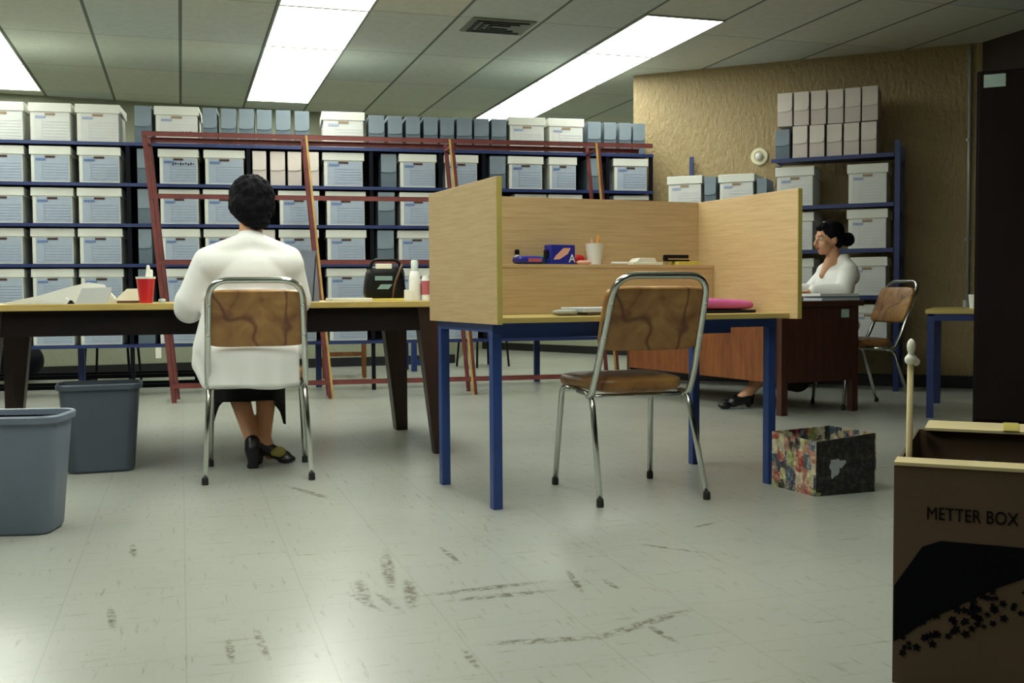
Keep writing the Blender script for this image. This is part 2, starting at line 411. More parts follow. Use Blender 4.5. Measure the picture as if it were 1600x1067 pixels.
wall('wall_rear', (4.15, 14.75), (7.9, 7.6), 'wall_far', base='baseboard_rear')

# ------------------------------------------------------------------ ceiling fixtures
ORD = ['nearest', 'second', 'third', 'fourth', 'fifth', 'sixth', 'seventh', 'eighth', 'ninth', 'tenth']
fix0 = None
def fixtures(x0, ys, which):
    global fix0
    for i, y in enumerate(ys):
        lab = '%s glowing white ceiling panel from the camera in the %s light run' % (ORD[i], which)
        grp = 'fluorescent panels of the %s light run' % which
        if fix0 is None:
            fix0 = thing('fluorescent_panel', lab, 'ceiling light', (x0, y, HC), 0, grp)
            bm = bmesh.new(); t = 0.014
            box(bm, 0, GW, 0, t, -0.012, 0.0); box(bm, 0, GW, 1.239 - t, 1.239, -0.012, 0.0); box(bm, 0, t, t, 1.239 - t, -0.012, 0.0); box(bm, GW - t, GW, t, 1.239 - t, -0.012, 0.0)
            finish('frame', bm, 'ceiling_metal', fix0)
            finish('diffuser', B(t, GW - t, t, 1.239 - t, -0.008, -0.001), 'diffuser', fix0)
        else: dup(fix0, (x0, y, HC), 0, lab, grp)
ys = [8.69 + 1.239 * k for k in range(-6, 2)]
fixtures(GX - 3 * GW, ys, 'left')
fixtures(GX + GW, ys, 'middle')
fixtures(GX + 5 * GW, [7.01 + 1.239 * k for k in range(0, 6)], 'right')
v = thing('ceiling_vent', 'square ceiling air vent with dark slots between the two long light runs', 'air vent', (2.28, 7.93, HC))
v.location.y = 7.62
finish('frame', B(-0.24, 0.24, -0.2, 0.2, -0.012, 0, bev=0.003), 'vent_grey', v)
for k in range(3):
    bm = bmesh.new(); s = 0.2 - k * 0.06; h = 0.16 - k * 0.05
    box(bm, -s, -s + 0.03, -h, h, -0.02, -0.0125); box(bm, -s + 0.03, s, h - 0.03, h, -0.02, -0.0125); box(bm, -s + 0.03, s, -h, -h + 0.012, -0.02, -0.0125)
    finish('slot', bm, 'vent_dark', v)

# ------------------------------------------------------------------ archive boxes
def make_white_box(panel='print_pale', line='print_line', hole='hole_brown', blue='print_blue'):
    r = thing('archive_box', '', 'archive box')
    bm = bmesh.new(); box(bm, -0.155, 0.155, 0.006, 0.39, 0, 0.27, bev=0.003); finish('body', bm, 'carton_white', r)
    bm = bmesh.new(); box(bm, -0.168, 0.168, -0.002, 0.40, 0.212, 0.278, bev=0.004, top=(0.001, -0.001, 0, 0)); finish('lid', bm, 'carton_white', r)
    finish('printed_panel', B(-0.128, 0.15, 0.004, 0.0055, 0.012, 0.205), panel, r)
    bm = bmesh.new()
    for k in range(6): box(bm, -0.06, 0.142, 0.0025, 0.0038, 0.03 + k * 0.022, 0.0325 + k * 0.022)
    box(bm, -0.066, -0.064, 0.0025, 0.0038, 0.02, 0.16); finish('ruled_lines', bm, line, r)
    bm = bmesh.new(); x = -0.115
    for wd_ in (0.012, 0.008, 0.013, 0.009, 0.012, 0.01): box(bm, x, x + wd_, 0.001, 0.0036, 0.166, 0.184); x += wd_ + 0.003
    finish('printed_name', bm, blue, r)
    finish('handle_hole', B(-0.04, 0.04, 0.0005, 0.003, 0.188, 0.204, bev=0.0), hole, r)
    return r
def make_file_box(mat, matd, cat='file box'):
    r = thing('magazine_box', '', cat)
    bm = bmesh.new(); box(bm, -0.0625, 0.0625, 0.004, 0.30, 0, 0.27, bev=0.003); finish('body', bm, matd, r)
    # flap folded over the upper part, with a curved lower edge
    pts = [(-0.061, 0.271), (-0.061, 0.125)] + [(-0.061 + 0.10 * t, 0.125 - 0.004 * math.sin(t * 3.1)) for t in (0.3, 0.6, 1.0)] + [(0.055, 0.135), (0.061, 0.16), (0.061, 0.271)]
    pts = pts[::-1]
    loft_r = [[(x, y, z) for x, z in pts] for y in (-0.002, 0.0035)]
    bm = bmesh.new(); loft(bm, loft_r); finish('flap', bm, mat, r)
    finish('top_flap', B(-0.061, 0.061, 0.0, 0.30, 0.2705, 0.275), mat, r)
    return r
PW, PG, PB = make_white_box(), make_file_box('carton_grey', 'carton_grey_dark'), make_file_box('carton_beige', 'carton_beige_dark')
PB.name = 'magazine_box'
PV = make_white_box('print_faint', 'print_faint_line', 'hole_tan', 'print_faint_blue')
USED = {'V': 0, 'W': 0, 'G': 0, 'B': 0}
PROTO = {'V': (PV, 0.336), 'W': (PW, 0.336), 'G': (PG, 0.13), 'B': (PB, 0.13)}
DESC = {'W': 'white lidded archive box', 'G': 'narrow grey file box', 'B': 'narrow pale pinkish file box'}
NTH = ['first', 'second', 'third', 'fourth', 'fifth', 'sixth', 'seventh', 'eighth', 'ninth', 'tenth', 'eleventh', 'twelfth', 'thirteenth', 'fourteenth', 'fifteenth', 'sixteenth', 'seventeenth', 'eighteenth', 'nineteenth', 'twentieth', 'next to last', 'last']
def put_box(kind, org, ex, ey, ang, s0, s1, z, y0, label, group, hs=1.0):
    p, w0 = PROTO[kind]; c = (s0 + s1) / 2; jit = random.uniform(-0.012, 0.012)
    loc = org + ex * c + ey * (y0 + jit); loc = (loc.x, loc.y, z); sc = ((s1 - s0 - 0.006) / w0, 1, hs)
    rz = ang + R(random.uniform(-0.8, 0.8))
    if not USED[kind]:
        USED[kind] = 1; p.location = loc; p.rotation_euler = (0, 0, rz); p.scale = sc; p['label'] = label; p['group'] = group; return p
    return dup(p, loc, rz, label, group, sc)

# ------------------------------------------------------------------ long blue rack
RO, RX = Vector((-1.047, 9.0, 0)), Vector((0.99670739, -0.08108256, 0)); RY = Vector((0.08108256, 0.99670739, 0)); RA = math.atan2(RX.y, RX.x)
LV = [2.003, 1.683, 1.364, 1.047, 0.73, 0.408]
rack = thing('storage_rack', 'long dark blue steel shelving rack filled with archive boxes', 'shelving rack', RO, RA)
for z in LV:
    bm = bmesh.new(); box(bm, -0.52, 5.05, -0.012, 0.0, z - 0.02, z + 0.006); box(bm, -0.52, 5.05, 0.0, 0.44, z - 0.004, z + 0.006)
    finish('shelf', bm, 'blue_steel', rack)
for s in (-0.5, 0.67, 2.582, 3.163, 5.034):
    finish('post', B(s - 0.016, s + 0.016, 0.002, 0.03, 0, 1.998), 'navy_black', rack)
for s in (1.595, 3.535, 4.635): finish('gap_shade_bar', B(s - 0.015, s + 0.015, 0.002, 0.035, 0.41, 2.0), 'navy_black', rack)  # dark bars put in for the shade in gaps between boxes
for s in (0.22, 2.145, 4.09): finish('rear_leg', B(s - 0.025, s + 0.025, 0.40, 0.44, 0, 0.402), 'blue_steel', rack)
finish('gap_shade_sheet', B(-0.52, 5.05, 0.442, 0.452, 0.41, 2.0), 'navy_black', rack)  # dark sheet added behind the boxes so the gaps read as shade
ROWS = {0: [('W', -0.42, -0.08), ('W', -0.06, 0.26), ('W', 0.28, 0.62), ('G', 0.72, 0.86), ('W', 0.87, 1.22), ('G', 1.24, 1.36), ('G', 1.38, 1.51), ('G', 1.52, 1.65), ('G', 1.66, 1.79), ('G', 1.81, 1.94), ('G', 1.96, 2.09), ('W', 2.18, 2.54), ('G', 2.56, 2.7), ('G', 2.72, 2.85), ('G', 2.87, 3.0), ('G', 3.02, 3.15), ('G', 3.16, 3.29), ('G', 3.3, 3.44), ('G', 3.45, 3.59), ('G', 3.6, 3.74), ('W', 3.75, 4.08), ('W', 4.1, 4.43), ('G', 4.45, 4.58), ('G', 4.6, 4.72), ('G', 4.74, 4.86), ('G', 4.87, 4.99)],
 1: [('W', -0.42, -0.09), ('W', -0.06, 0.25), ('W', 0.29, 0.62), ('G', 0.73, 0.85), ('W', 0.89, 1.21), ('W', 1.24, 1.57), ('B', 1.62, 1.74), ('B', 1.76, 1.89), ('B', 1.9, 2.02), ('B', 2.04, 2.16), ('W', 2.18, 2.53), ('G', 2.66, 2.8), ('W', 2.81, 3.135), ('W', 3.19, 3.49), ('G', 3.58, 3.73), ('W', 3.74, 4.06), ('W', 4.1, 4.36), ('G', 4.45, 4.58), ('W', 4.68, 5.01)],
 2: [('W', -0.43, -0.1), ('W', -0.06, 0.26), ('W', 0.28, 0.62), ('G', 0.73, 0.85), ('W', 0.89, 1.21), ('W', 1.23, 1.57), ('W', 1.82, 2.16), ('W', 2.2, 2.54), ('G', 2.63, 2.78), ('W', 2.81, 3.135), ('W', 3.8, 4.09), ('W', 4.1, 4.41), ('W', 4.69, 5.02)],
 3: [('W', -0.44, -0.11), ('W', -0.07, 0.26), ('W', 0.28, 0.62), ('G', 0.73, 0.84), ('W', 0.9, 1.21), ('W', 1.23, 1.56), ('B', 1.68, 1.8), ('W', 1.82, 2.15), ('W', 2.2, 2.54), ('G', 2.62, 2.77), ('W', 2.79, 3.13)],
 4: [('W', -0.45, -0.11), ('W', -0.07, 0.25), ('W', 0.28, 0.62), ('G', 0.72, 0.84), ('W', 0.91, 1.2), ('W', 2.2, 2.54), ('G', 2.62, 2.76), ('W', 2.78, 3.12)],
 5: [('W', -0.46, -0.11), ('W', -0.08, 0.25), ('W', 0.27, 0.61), ('G', 0.71, 0.85), ('W', 0.87, 1.19), ('W', 1.81, 2.13), ('W', 2.21, 2.55), ('W', 2.77, 3.11), ('W', 3.19, 3.49), ('W', 3.62, 3.8), ('W', 3.82, 4.11), ('W', 4.37, 4.61)]}
RNAME = ['top of the long blue rack', 'second level of the long blue rack', 'third level of the long blue rack', 'fourth level of the long blue rack', 'fifth level of the long blue rack', 'lowest level of the long blue rack']
for k, row in ROWS.items():
    cnt = {'W': 0, 'G': 0, 'B': 0, 'V': 0}
    for i, (kd, a, b) in enumerate(row):
        lab = '%s %s from left, %s' % (NTH[cnt[kd]], DESC[kd], RNAME[k]); cnt[kd] += 1
        grp = {'W': 'white archive boxes', 'G': 'grey file boxes', 'B': 'pinkish file boxes'}[kd] + ' on the long blue rack'
        hs = 1.05 if k == 0 else 1.0
        if kd == 'G' and k == 0 and i > 11: hs = 0.98
        if kd == 'B' and k == 3: lab = 'single narrow pale pinkish file box on the fourth level of the long blue rack'
        o = put_box('V' if kd == 'W' and k == 0 else kd, RO, RX, RY, RA, a, b, LV[k] + 0.007, 0.012, lab, grp, hs)
        if k == 0 and i == 4:
            o['label'] = 'white archive box with 1997 handwritten on its front, on top of the long blue rack'
            textmesh('handwriting', '1997', 0.055, 'ink', o, Matrix.Translation((0.06, 0.0018, 0.07)) @ FRONT)
        if k == 1 and i == 4:
            bm = bmesh.new()
            for q in range(9): box(bm, -0.05 + q * 0.021, -0.037 + q * 0.021, 0.0012, 0.0024, 0.15 + (q % 3) * 0.004, 0.166 + (q % 2) * 0.006)
            finish('handwriting', bm, 'ink', o)

# ------------------------------------------------------------------ leaning red steel frame in front of the rack
FO = Vector((-0.065, 8.25, 0))
fr = thing('steel_frame', 'rust red open steel shelf frame racked to the left before the long blue rack', 'shelf frame', FO, RA)
def lean(z): return -0.086 * z
for s in (0.0, 1.15, 2.28, 3.47):
    for yy in (0.0, 0.3):
        bm = bmesh.new(); d = lean(2.0); w_ = 0.034
        box(bm, s - w_ / 2, s + w_ / 2, yy, yy + 0.005, 0, 2.0, top=(d, d, 0, 0)); box(bm, s + w_ / 2 - 0.005, s + w_ / 2, yy, yy + 0.034, 0, 2.0, top=(d, d, 0, 0))
        p = finish('post', bm, 'rust_red', fr)
        if yy == 0.0 and s > 0.5:
            sg = 1 if s < 2 else -1
            o = finish('bare_edge', B(s + sg * w_ / 2 - 0.008, s + sg * w_ / 2 + 0.008, -0.008, -0.001, 0, 2.0, top=(d, d, 0, 0)), 'raw_yellow', p)
for z in (1.99, 1.535, 1.05, 0.13):
    for yy in (-0.004, 0.334):
        if z < 1.9 and yy > 0: continue
        bm = bmesh.new(); box(bm, lean(z) - 0.015, 3.66 + 0.1 * (z > 1), yy, yy + 0.004, z - 0.022, z + 0.014); box(bm, lean(z) - 0.015, 3.66 + 0.1 * (z > 1), yy, yy + 0.03 * (1 if yy < 0.1 else -1), z + 0.01, z + 0.014)
        finish('rail', bm, 'rust_red', fr)
for s in (0.0, 1.15, 2.28, 3.47):
    bm = bmesh.new()
    for z in (1.95, 0.11): box(bm, s + lean(z) - 0.012, s + lean(z) + 0.012, 0.03, 0.3, z - 0.01, z + 0.01)
    finish('cross_brace', bm, 'rust_red', fr)
tg = tag(finish('paper_tag', B(-0.022, 0.022, -0.001, 0.001, -0.085, 0), 'paper', None, loc=RO + RX * 0.87 + RY * -0.016 + Vector((0, 0, 0.386)), rotz=RA), 'small white paper tag hanging under the lowest shelf of the long blue rack', 'paper tag')

# ------------------------------------------------------------------ second rack along the tan wall
r2 = thing('storage_rack', 'blue steel rack of boxes standing against the tan wall behind the seated clerk', 'shelving rack', W1 + WN * 0.5, AW)
def shelf2(x0, x1, z): 
    bm = bmesh.new(); box(bm, x0, x1, -0.012, 0.0, z - 0.026, z + 0.006); box(bm, x0, x1, 0, 0.42, z - 0.004, z + 0.006); finish('shelf', bm, 'blue_steel', r2)
shelf2(1.345, 2.30, 1.878)
for z in (1.49, 1.13, 0.755, 0.39): shelf2(0.42, 2.30, z)
for s, z, Y3 in ((1.335, 1.87, (0.40,)), (2.325, 1.98, (-0.01, 0.40))):
    for yy in Y3: finish('post', B(s - 0.02, s + 0.02, yy, yy + 0.03, 0, z), 'blue_steel', r2)
for s, yy, z in ((0.43, 0.0, 1.5), (0.56, 0.43, 2.0)): finish('post', B(s - 0.018, s + 0.018, yy, yy + 0.025, 0, z), 'blue_steel', r2)
G2 = 'boxes on the rack by the tan wall'
def pb2(k, a, b, z, lab, hs=1.0, y0=0.012): return put_box(k, W1 + WN * 0.5, WD, -WN, AW, a, b, z + 0.007, y0, lab, G2, hs)
pb2('G', 1.37, 1.495, 1.878, 'narrow grey file box left of the lower beige file boxes on the wall rack', 0.86)
for i in range(5): pb2('B', 1.51 + i * 0.133, 1.51 + i * 0.133 + 0.128, 1.878, '%s beige file box in the lower tier atop the wall rack' % NTH[i], 0.93)
for i in range(6): pb2('B', 1.385 + i * 0.133, 1.385 + i * 0.133 + 0.13, 1.878 + 0.262, '%s beige file box in the upper tier atop the wall rack' % NTH[i], 0.98)
pb2('V', 0.45, 0.765, 1.49, 'leftmost white archive box behind the carrel, beneath the short blue post on the tan wall', 1.05)
pb2('G', 0.775, 0.885, 1.49, 'grey file box between two white archive boxes below the round wall fitting', 1.0)
pb2('V', 0.90, 1.21, 1.49, 'white archive box just below the round white fitting on the tan wall', 1.02)
pb2('G', 1.22, 1.312, 1.49, 'grey-blue file box below the round wall fitting, beside the taller rack bay', 0.86)
pb2('V', 1.37, 1.69, 1.49, 'white archive box at the left end under the beige file boxes', 1.15)
pb2('V', 1.94, 2.26, 1.49, 'white archive box at the right end under the beige file boxes', 1.12)
pb2('V', 1.37, 1.69, 1.13, 'white archive box partly hidden by the carrel, left of the seated clerk', 1.1)
pb2('V', 1.94, 2.26, 1.13, 'white archive box to the right of the seated clerk, beside her hair bun', 1.12)
pb2('V', 1.37, 1.69, 0.755, 'white archive box behind the clerk\'s forearm near the carrel edge', 1.1)
pb2('V', 1.94, 2.26, 0.755, 'white archive box just behind the shoulder of the seated clerk', 1.1)
pb2('V', 1.96, 2.27, 0.39, 'white archive box on the low shelf below the clerk\'s brown chair back', 1.05)
t = thing('wall_fitting', 'round cream wall fitting with a domed centre on the tan wall', 'wall fitting', W1 + WD * 1.15 + Vector((0, 0, 1.974)), AW)
MF = Matrix.Rotation(R(90), 4, 'X')
def lathe(bm, prof, M=None, n=28):
    rings = [[Vector(p) for p in circ(r, z, n)] for r, z in prof]
    if M: rings = [[M @ p for p in q] for q in rings]
    loft(bm, rings)
bm = bmesh.new(); lathe(bm, [(0.075, 0.0), (0.078, 0.01), (0.07, 0.022), (0.045, 0.024), (0.042, 0.012), (0.04, 0.012)], MF); finish('flange', bm, 'lamp_cream', t, auto=40)
bm = bmesh.new(); lathe(bm, [(0.03, 0.01), (0.034, 0.03), (0.03, 0.055), (0.016, 0.07), (0.004, 0.073)], MF); finish('dome', bm, 'white_plastic', t, smooth=True)
cd = thing('conduit_pipe', 'thin grey vertical conduit pipe in the corner of the tan wall', 'pipe', W1 + WD * 2.83 + WN * 0.02)
bm = bmesh.new(); tube(bm, [(0, 0, 0.72), (0, 0, HC - 0.02)], 0.013); finish('pipe', bm, 'steel_grey', cd, smooth=True)
bm = bmesh.new()
for z in (1.2, 2.0): box(bm, -0.02, 0.02, -0.016, 0.016, z, z + 0.02)
finish('clamp', bm, 'steel_grey', cd)
finish('socket_box', B(-0.03, 0.03, -0.02, 0.02, 0.64, 0.72, bev=0.004), 'white_plastic', cd)

# ------------------------------------------------------------------ chairs
def make_chair(label):
    t = thing('side_chair', label, 'chair')
    for sx in (-1, 1):
        for back in (0, 1):
            if not back: pts = fillet([(0.205 * sx + 0.012 * sx, 0.25, 0.012), (0.2 * sx, 0.205, 0.42), (0.2 * sx, 0.02, 0.412)], [0, 0.05, 0])
            else: pts = fillet([(0.2 * sx, 0.02, 0.412), (0.203 * sx, -0.125, 0.405), (0.222 * sx, -0.25, 0.012)], [0, 0.05, 0])
            bm = bmesh.new(); tube(bm, pts, 0.0115); l = finish('leg', bm, 'chrome', t, smooth=True)
            p = pts[0] if not back else pts[-1]
            bm = bmesh.new(); lathe(bm, [(0.0135, 0), (0.0145, 0.006), (0.0135, 0.03)], Matrix.Translation((p.x, p.y, 0)), 12); finish('rubber_foot', bm, 'rubber', l, auto=40)
    bm = bmesh.new()
    tube(bm, fillet([(-0.195, -0.07, 0.398), (-0.207, -0.13, 0.408), (-0.205, -0.18, 0.5), (-0.188, -0.325, 0.862), (0.188, -0.325, 0.862), (0.205, -0.18, 0.5), (0.207, -0.13, 0.408), (0.195, -0.07, 0.398)], [0, 0.02, 0.04, 0.085, 0.085, 0.04, 0.02, 0], 8), 0.0135)
    bf = finish('back_frame', bm, 'chrome', t, smooth=True)
    # padded backrest in front of the tubes, tilted
    M = Matrix.Translation((0, -0.256, 0.69)) @ Matrix.Rotation(R(21.8), 4, 'X')
    bm = bmesh.new(); superel(bm, (0, 0.029, 0), (0.212, 0.016, 0.128), 0.25, 0.3, 32, 14, M)
    for vtx in bm.verts: vtx.co.y -= 0.008 * (vtx.co.x / 0.2) ** 2
    finish('backrest', bm, 'brown_vinyl', t, smooth=True)
    for sx in (-1, 1):
        for z in (0.63, 0.755):
            bm = bmesh.new(); y = -0.18 - (z - 0.5) / 0.362 * 0.145
            bmesh.ops.create_uvsphere(bm, u_segments=10, v_segments=6, radius=0.006, matrix=Matrix.Translation((sx * (0.205 - (z - 0.5) * 0.047), y - 0.013, z)))
            finish('screw', bm, 'steel_grey', bf, smooth=True)
    bm = bmesh.new(); superel(bm, (0, 0.045, 0.448), (0.212, 0.2, 0.032), 0.6, 0.42, 36, 12)
    for vtx in bm.verts:
        vtx.co.x *= 1.0 + 0.10 * (vtx.co.y - 0.045) / 0.2
        if vtx.co.z < 0.448: vtx.co.z -= 0.012 * (1 - (vtx.co.x / 0.24) ** 2)
    finish('seat', bm, 'brown_vinyl', t, smooth=True)
    for y, z in ((0.19, 0.405), (-0.09, 0.398)):
        bm = bmesh.new(); tube(bm, [(-0.2, y, z), (0.2, y, z)], 0.009, 8); finish('cross_bar', bm, 'chrome', t, smooth=True)
    return t
ch = make_chair('empty brown vinyl chair with chrome tube frame pulled up to the study carrel')
ch.location = (1.697, 3.903, 0); ch.rotation_euler = (0, 0, R(0.5)); ch['group'] = 'brown vinyl and chrome chairs'
dup(ch, (0.318, 4.868, 0), R(-3.5), 'brown vinyl chair under the white-coated person seen from behind', 'brown vinyl and chrome chairs')
dup(ch, (4.50, 6.30, 0), R(84), 'brown vinyl chair of the clerk beyond the brown desk, back turned to the tan wall', 'brown vinyl and chrome chairs')

# ------------------------------------------------------------------ study carrel
CO, CA = Vector((1.103, 3.749, 0)), R(6.0)
c = thing('study_carrel', 'light wood study carrel with three tall screens on a blue steel table', 'study carrel', CO, CA)
for x, y in ((0, 0), (1.23, 0), (0, 0.565), (1.23, 0.565)):
    finish('leg', B(x - 0.019, x + 0.019, y - 0.019, y + 0.019, 0, 0.655, bev=0.003), 'blue_table_steel', c)
for a in ((-0.019, 1.249, -0.019, 0.019), (-0.019, 1.249, 0.546, 0.584), (-0.019, 0.019, 0.019, 0.546), (1.211, 1.249, 0.019, 0.546)):
    finish('apron', B(a[0], a[1], a[2], a[3], 0.6555, 0.69 if a[1] - a[0] > 1 else 0.689, bev=0.0), 'blue_table_steel', c)
bm = bmesh.new(); box(bm, 0.05, 0.55, 0.16, 0.2, 0.625, 0.6545); box(bm, 0.6, 1.15, 0.16, 0.2, 0.625, 0.6545); finish('drawer_runner', bm, 'blue_table_steel', c)
finish('tabletop', B(-0.028, 1.26, -0.092, 0.575, 0.691, 0.711, bev=0.002), 'wood_carrel_top', c)
for x0, x1 in ((-0.05, -0.0285), (1.2605, 1.282)):
    s = finish('side_screen', B(x0, x1, -0.14, 0.596, 0.688, 1.213, bev=0.0015), 'wood_carrel', c)
    finish('edge_band', B(x0 + 0.001, x1 - 0.001, -0.1425, -0.1405, 0.689, 1.212), 'yellow_edge', s)
finish('back_screen', B(-0.028, 1.26, 0.576, 0.594, 0.688, 1.213, bev=0.001), 'wood_carrel', c)
bm = bmesh.new(); box(bm, -0.027, 1.259, 0.452, 0.47, 0.712, 0.905); box(bm, -0.027, 1.259, 0.45, 0.5755, 0.9055, 0.921, bev=0.001); finish('inner_shelf', bm, 'wood_carrel', c)
def cl(x, y, z): return CO + Matrix.Rotation(CA, 3, 'Z') @ Vector((x, y, 0)) + Vector((0, 0, z))
SH, TT = 0.9215, 0.7115
def item(name, bm, m, label, cat, loc, rz=0.0, **k): return tag(finish(name, bm, m, None, loc=loc, rotz=rz, **k), label, cat)
t = thing('snack_packet', 'flat blue packet lying at the left end of the carrel shelf', 'packet', cl(0.365, 0.51, SH), CA + 0.1)
bm = bmesh.new(); superel(bm, (0, 0, 0.018), (0.065, 0.035, 0.018), 0.6, 0.3); finish('wrapper', bm, 'blue_print', t, smooth=True)
finish('printed_patch', B(-0.02, 0.045, -0.0365, -0.0335, 0.01, 0.026), 'label_red', t)
t = thing('small_bottle', 'small pale bottle with black cap behind the flat blue packet', 'bottle', cl(0.335, 0.56, SH))
bm = bmesh.new(); lathe(bm, [(0.012, 0), (0.0125, 0.035), (0.009, 0.043)]); finish('bottle_body', bm, 'clear_plastic', t, auto=40)
bm = bmesh.new(); lathe(bm, [(0.0105, 0.0435), (0.0105, 0.062), (0.006, 0.065)]); finish('cap', bm, 'black_plastic', t, auto=40)
bm = bmesh.new(); superel(bm, (0, 0, 0.02), (0.018, 0.02, 0.02), 0.7, 0.7); item('eraser', bm, 'green_thing', 'small green lump between the blue packet and the blue box', 'stationery', cl(0.445, 0.545, SH), smooth=True)
t = thing('snack_box', 'blue box with peach stripe and white letter A on the carrel shelf', 'box', cl(0.515, 0.51, SH), CA + 0.08)
finish('carton', B(-0.062, 0.058, -0.03, 0.03, 0, 0.084, bev=0.003), 'blue_print', t)
bm = bmesh.new(); loft(bm, [[(-0.05, y, 0.02), (-0.04, y, 0.036), (0.0, y, 0.07), (0.035, y, 0.07), (0.02, y, 0.045), (-0.02, y, 0.022)] for y in (-0.0315, -0.0302)]); finish('stripe', bm, 'peach_print', t)
textmesh('letter', 'A', 0.05, 'white_plastic', t, Matrix.Translation((0.042, -0.0308, 0.024)) @ FRONT)
bm = bmesh.new(); box(bm, -0.07, -0.063, -0.01, 0.02, 0.03, 0.062, top=(0.0, 0.012, 0, 0)); finish('open_flap', bm, 'black_plastic', t)
bm = bmesh.new(); superel(bm, (0, 0, 0.022), (0.03, 0.02, 0.022), 0.8, 0.7); item('red_sachet', bm, 'red_plastic', 'small dark red sachet left of the white foam cup', 'sachet', cl(0.612, 0.53, SH), smooth=True)
bm = bmesh.new(); superel(bm, (0, 0, 0.009), (0.034, 0.014, 0.009), 0.7, 0.7); item('pink_candy', bm, 'peach_print', 'crumpled pink wrapper before the dark red sachet', 'wrapper', cl(0.617, 0.485, SH), smooth=True)
t = thing('foam_cup', 'white foam cup holding an orange pencil on the carrel shelf', 'cup', cl(0.682, 0.51, SH))
bm = bmesh.new(); loft(bm, [circ(0.03, 0), circ(0.0415, 0.088), circ(0.043, 0.092), circ(0.039, 0.092), circ(0.029, 0.006)]); finish('cup_body', bm, 'white_plastic', t, auto=50)
bm = bmesh.new(); tube(bm, [(0.0, 0.004, 0.01), (0.024, 0.01, 0.13)], 0.0045, 6); tag(finish('pencil', bm, 'pencil_orange', None, loc=t.location), 'orange pencil standing in the white foam cup on the carrel shelf', 'pencil')
bm = bmesh.new(); tube(bm, [(0.0, 0.0, 0.01), (-0.013, 0.0, 0.112)], 0.0045, 6); tag(finish('pen', bm, 'pencil_pink', None, loc=t.location), 'short pink pen in the white foam cup on the carrel shelf', 'pen')
bm = bmesh.new(); lathe(bm, [(0.0065, -0.04), (0.0065, 0.04)], Matrix.Rotation(R(90), 4, 'Y'), 10); item('marker', bm, 'white_plastic', 'white marker lying right of the foam cup on the carrel shelf', 'marker', cl(0.795, 0.49, SH + 0.0066), CA)
bm = bmesh.new(); box(bm, -0.08, 0.08, -0.035, 0.04, 0, 0.012, bev=0.002); box(bm, -0.06, 0.05, -0.03, 0.035, 0.0125, 0.03, bev=0.002, top=(0.02, -0.01, 0, 0)); item('paper_pile', bm, 'paper', 'loose pile of pale papers in the middle of the carrel shelf', 'papers', cl(0.93, 0.51, SH), CA + 0.05)
t = thing('stapler', 'black stapler lying on the yellow pad on the carrel shelf', 'stapler', cl(1.10, 0.51, SH + 0.0165), CA)
bm = bmesh.new(); box(bm, -0.062, 0.062, -0.013, 0.013, 0, 0.008, bev=0.002); finish('base', bm, 'black_plastic', t)
bm = bmesh.new(); box(bm, -0.065, 0.06, -0.011, 0.011, 0.014, 0.03, bev=0.004); box(bm, -0.065, -0.05, -0.01, 0.01, 0.006, 0.02); finish('arm', bm, 'black_plastic', t)
item('note_pad', B(-0.055, 0.055, -0.04, 0.04, 0, 0.016, bev=0.001), 'yellow_pad', 'yellow note pad under the black stapler on the carrel shelf', 'note pad', cl(1.14, 0.51, SH), CA)
t = thing('paper_stack', 'white stack of papers on the carrel table beside the empty chair', 'papers', cl(0.475, 0.13, TT), CA)
bm = bmesh.new(); box(bm, -0.09, 0.15, -0.09, 0.11, 0.012, 0.03, bev=0.003); finish('sheets', bm, 'paper_blue', t)
bm = bmesh.new(); box(bm, -0.06, 0.15, -0.07, 0.09, 0.0, 0.0115); finish('dark_folder', bm, 'paper_grey', t)
bm = bmesh.new(); superel(bm, (0, 0, 0.012), (0.045, 0.05, 0.012), 0.7, 0.6); item('crumpled_paper', bm, 'paper_grey', 'crumpled grey paper left of the white paper stack on the carrel table', 'paper', cl(0.335, 0.10, TT), smooth=True)
t = thing('pink_pouch', 'bright pink flat pouch on the carrel table behind the empty chair', 'pouch', cl(1.08, 0.17, TT), CA)
bm = bmesh.new(); superel(bm, (0, 0.0, 0.036), (0.15, 0.09, 0.024), 0.6, 0.35)
for vtx in bm.verts: vtx.co.z *= 1.0 - 0.7 * (vtx.co.x)
finish('pouch_body', bm, 'pink_plastic', t, smooth=True)
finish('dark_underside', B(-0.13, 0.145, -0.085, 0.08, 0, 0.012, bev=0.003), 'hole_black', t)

# ------------------------------------------------------------------ long table at left
lt = thing('long_table', 'long dark wooden table with a yellowish top and tapered legs', 'table', (0, 0, 0))
finish('tabletop', B(-1.02, 1.30, 5.10, 6.30, 0.735, 0.765, bev=0.003), 'table_top', lt)
for a in ((-0.9, 1.26, 5.15, 5.18), (-0.9, 1.26, 6.20, 6.23), (-0.9, -0.87, 5.18, 6.2), (1.23, 1.26, 5.18, 6.2)):
    finish('apron', B(a[0], a[1], a[2], a[3], 0.62, 0.734), 'table_dark', lt)
for sx, x0, x1 in ((1, 1.115, 1.26), (-1, -0.9, -0.76)):
    for y0, y1 in ((5.145, 5.255), (6.125, 6.235)):
        bm = bmesh.new()
        if sx > 0: P = box(bm, x1 - 0.065, x1, y0, y0 + 0.06 if y0 < 6 else y1, 0, 0.733, top=(-0.08, 0, 0, 0.05 if y0 < 6 else 0))
        else: P = box(bm, x0, x0 + 0.065, y0, y0 + 0.06 if y0 < 6 else y1, 0, 0.733, top=(0, 0.08, 0, 0.05 if y0 < 6 else 0))
        finish('leg', bm, 'table_brown', lt)
TZ = 0.7655
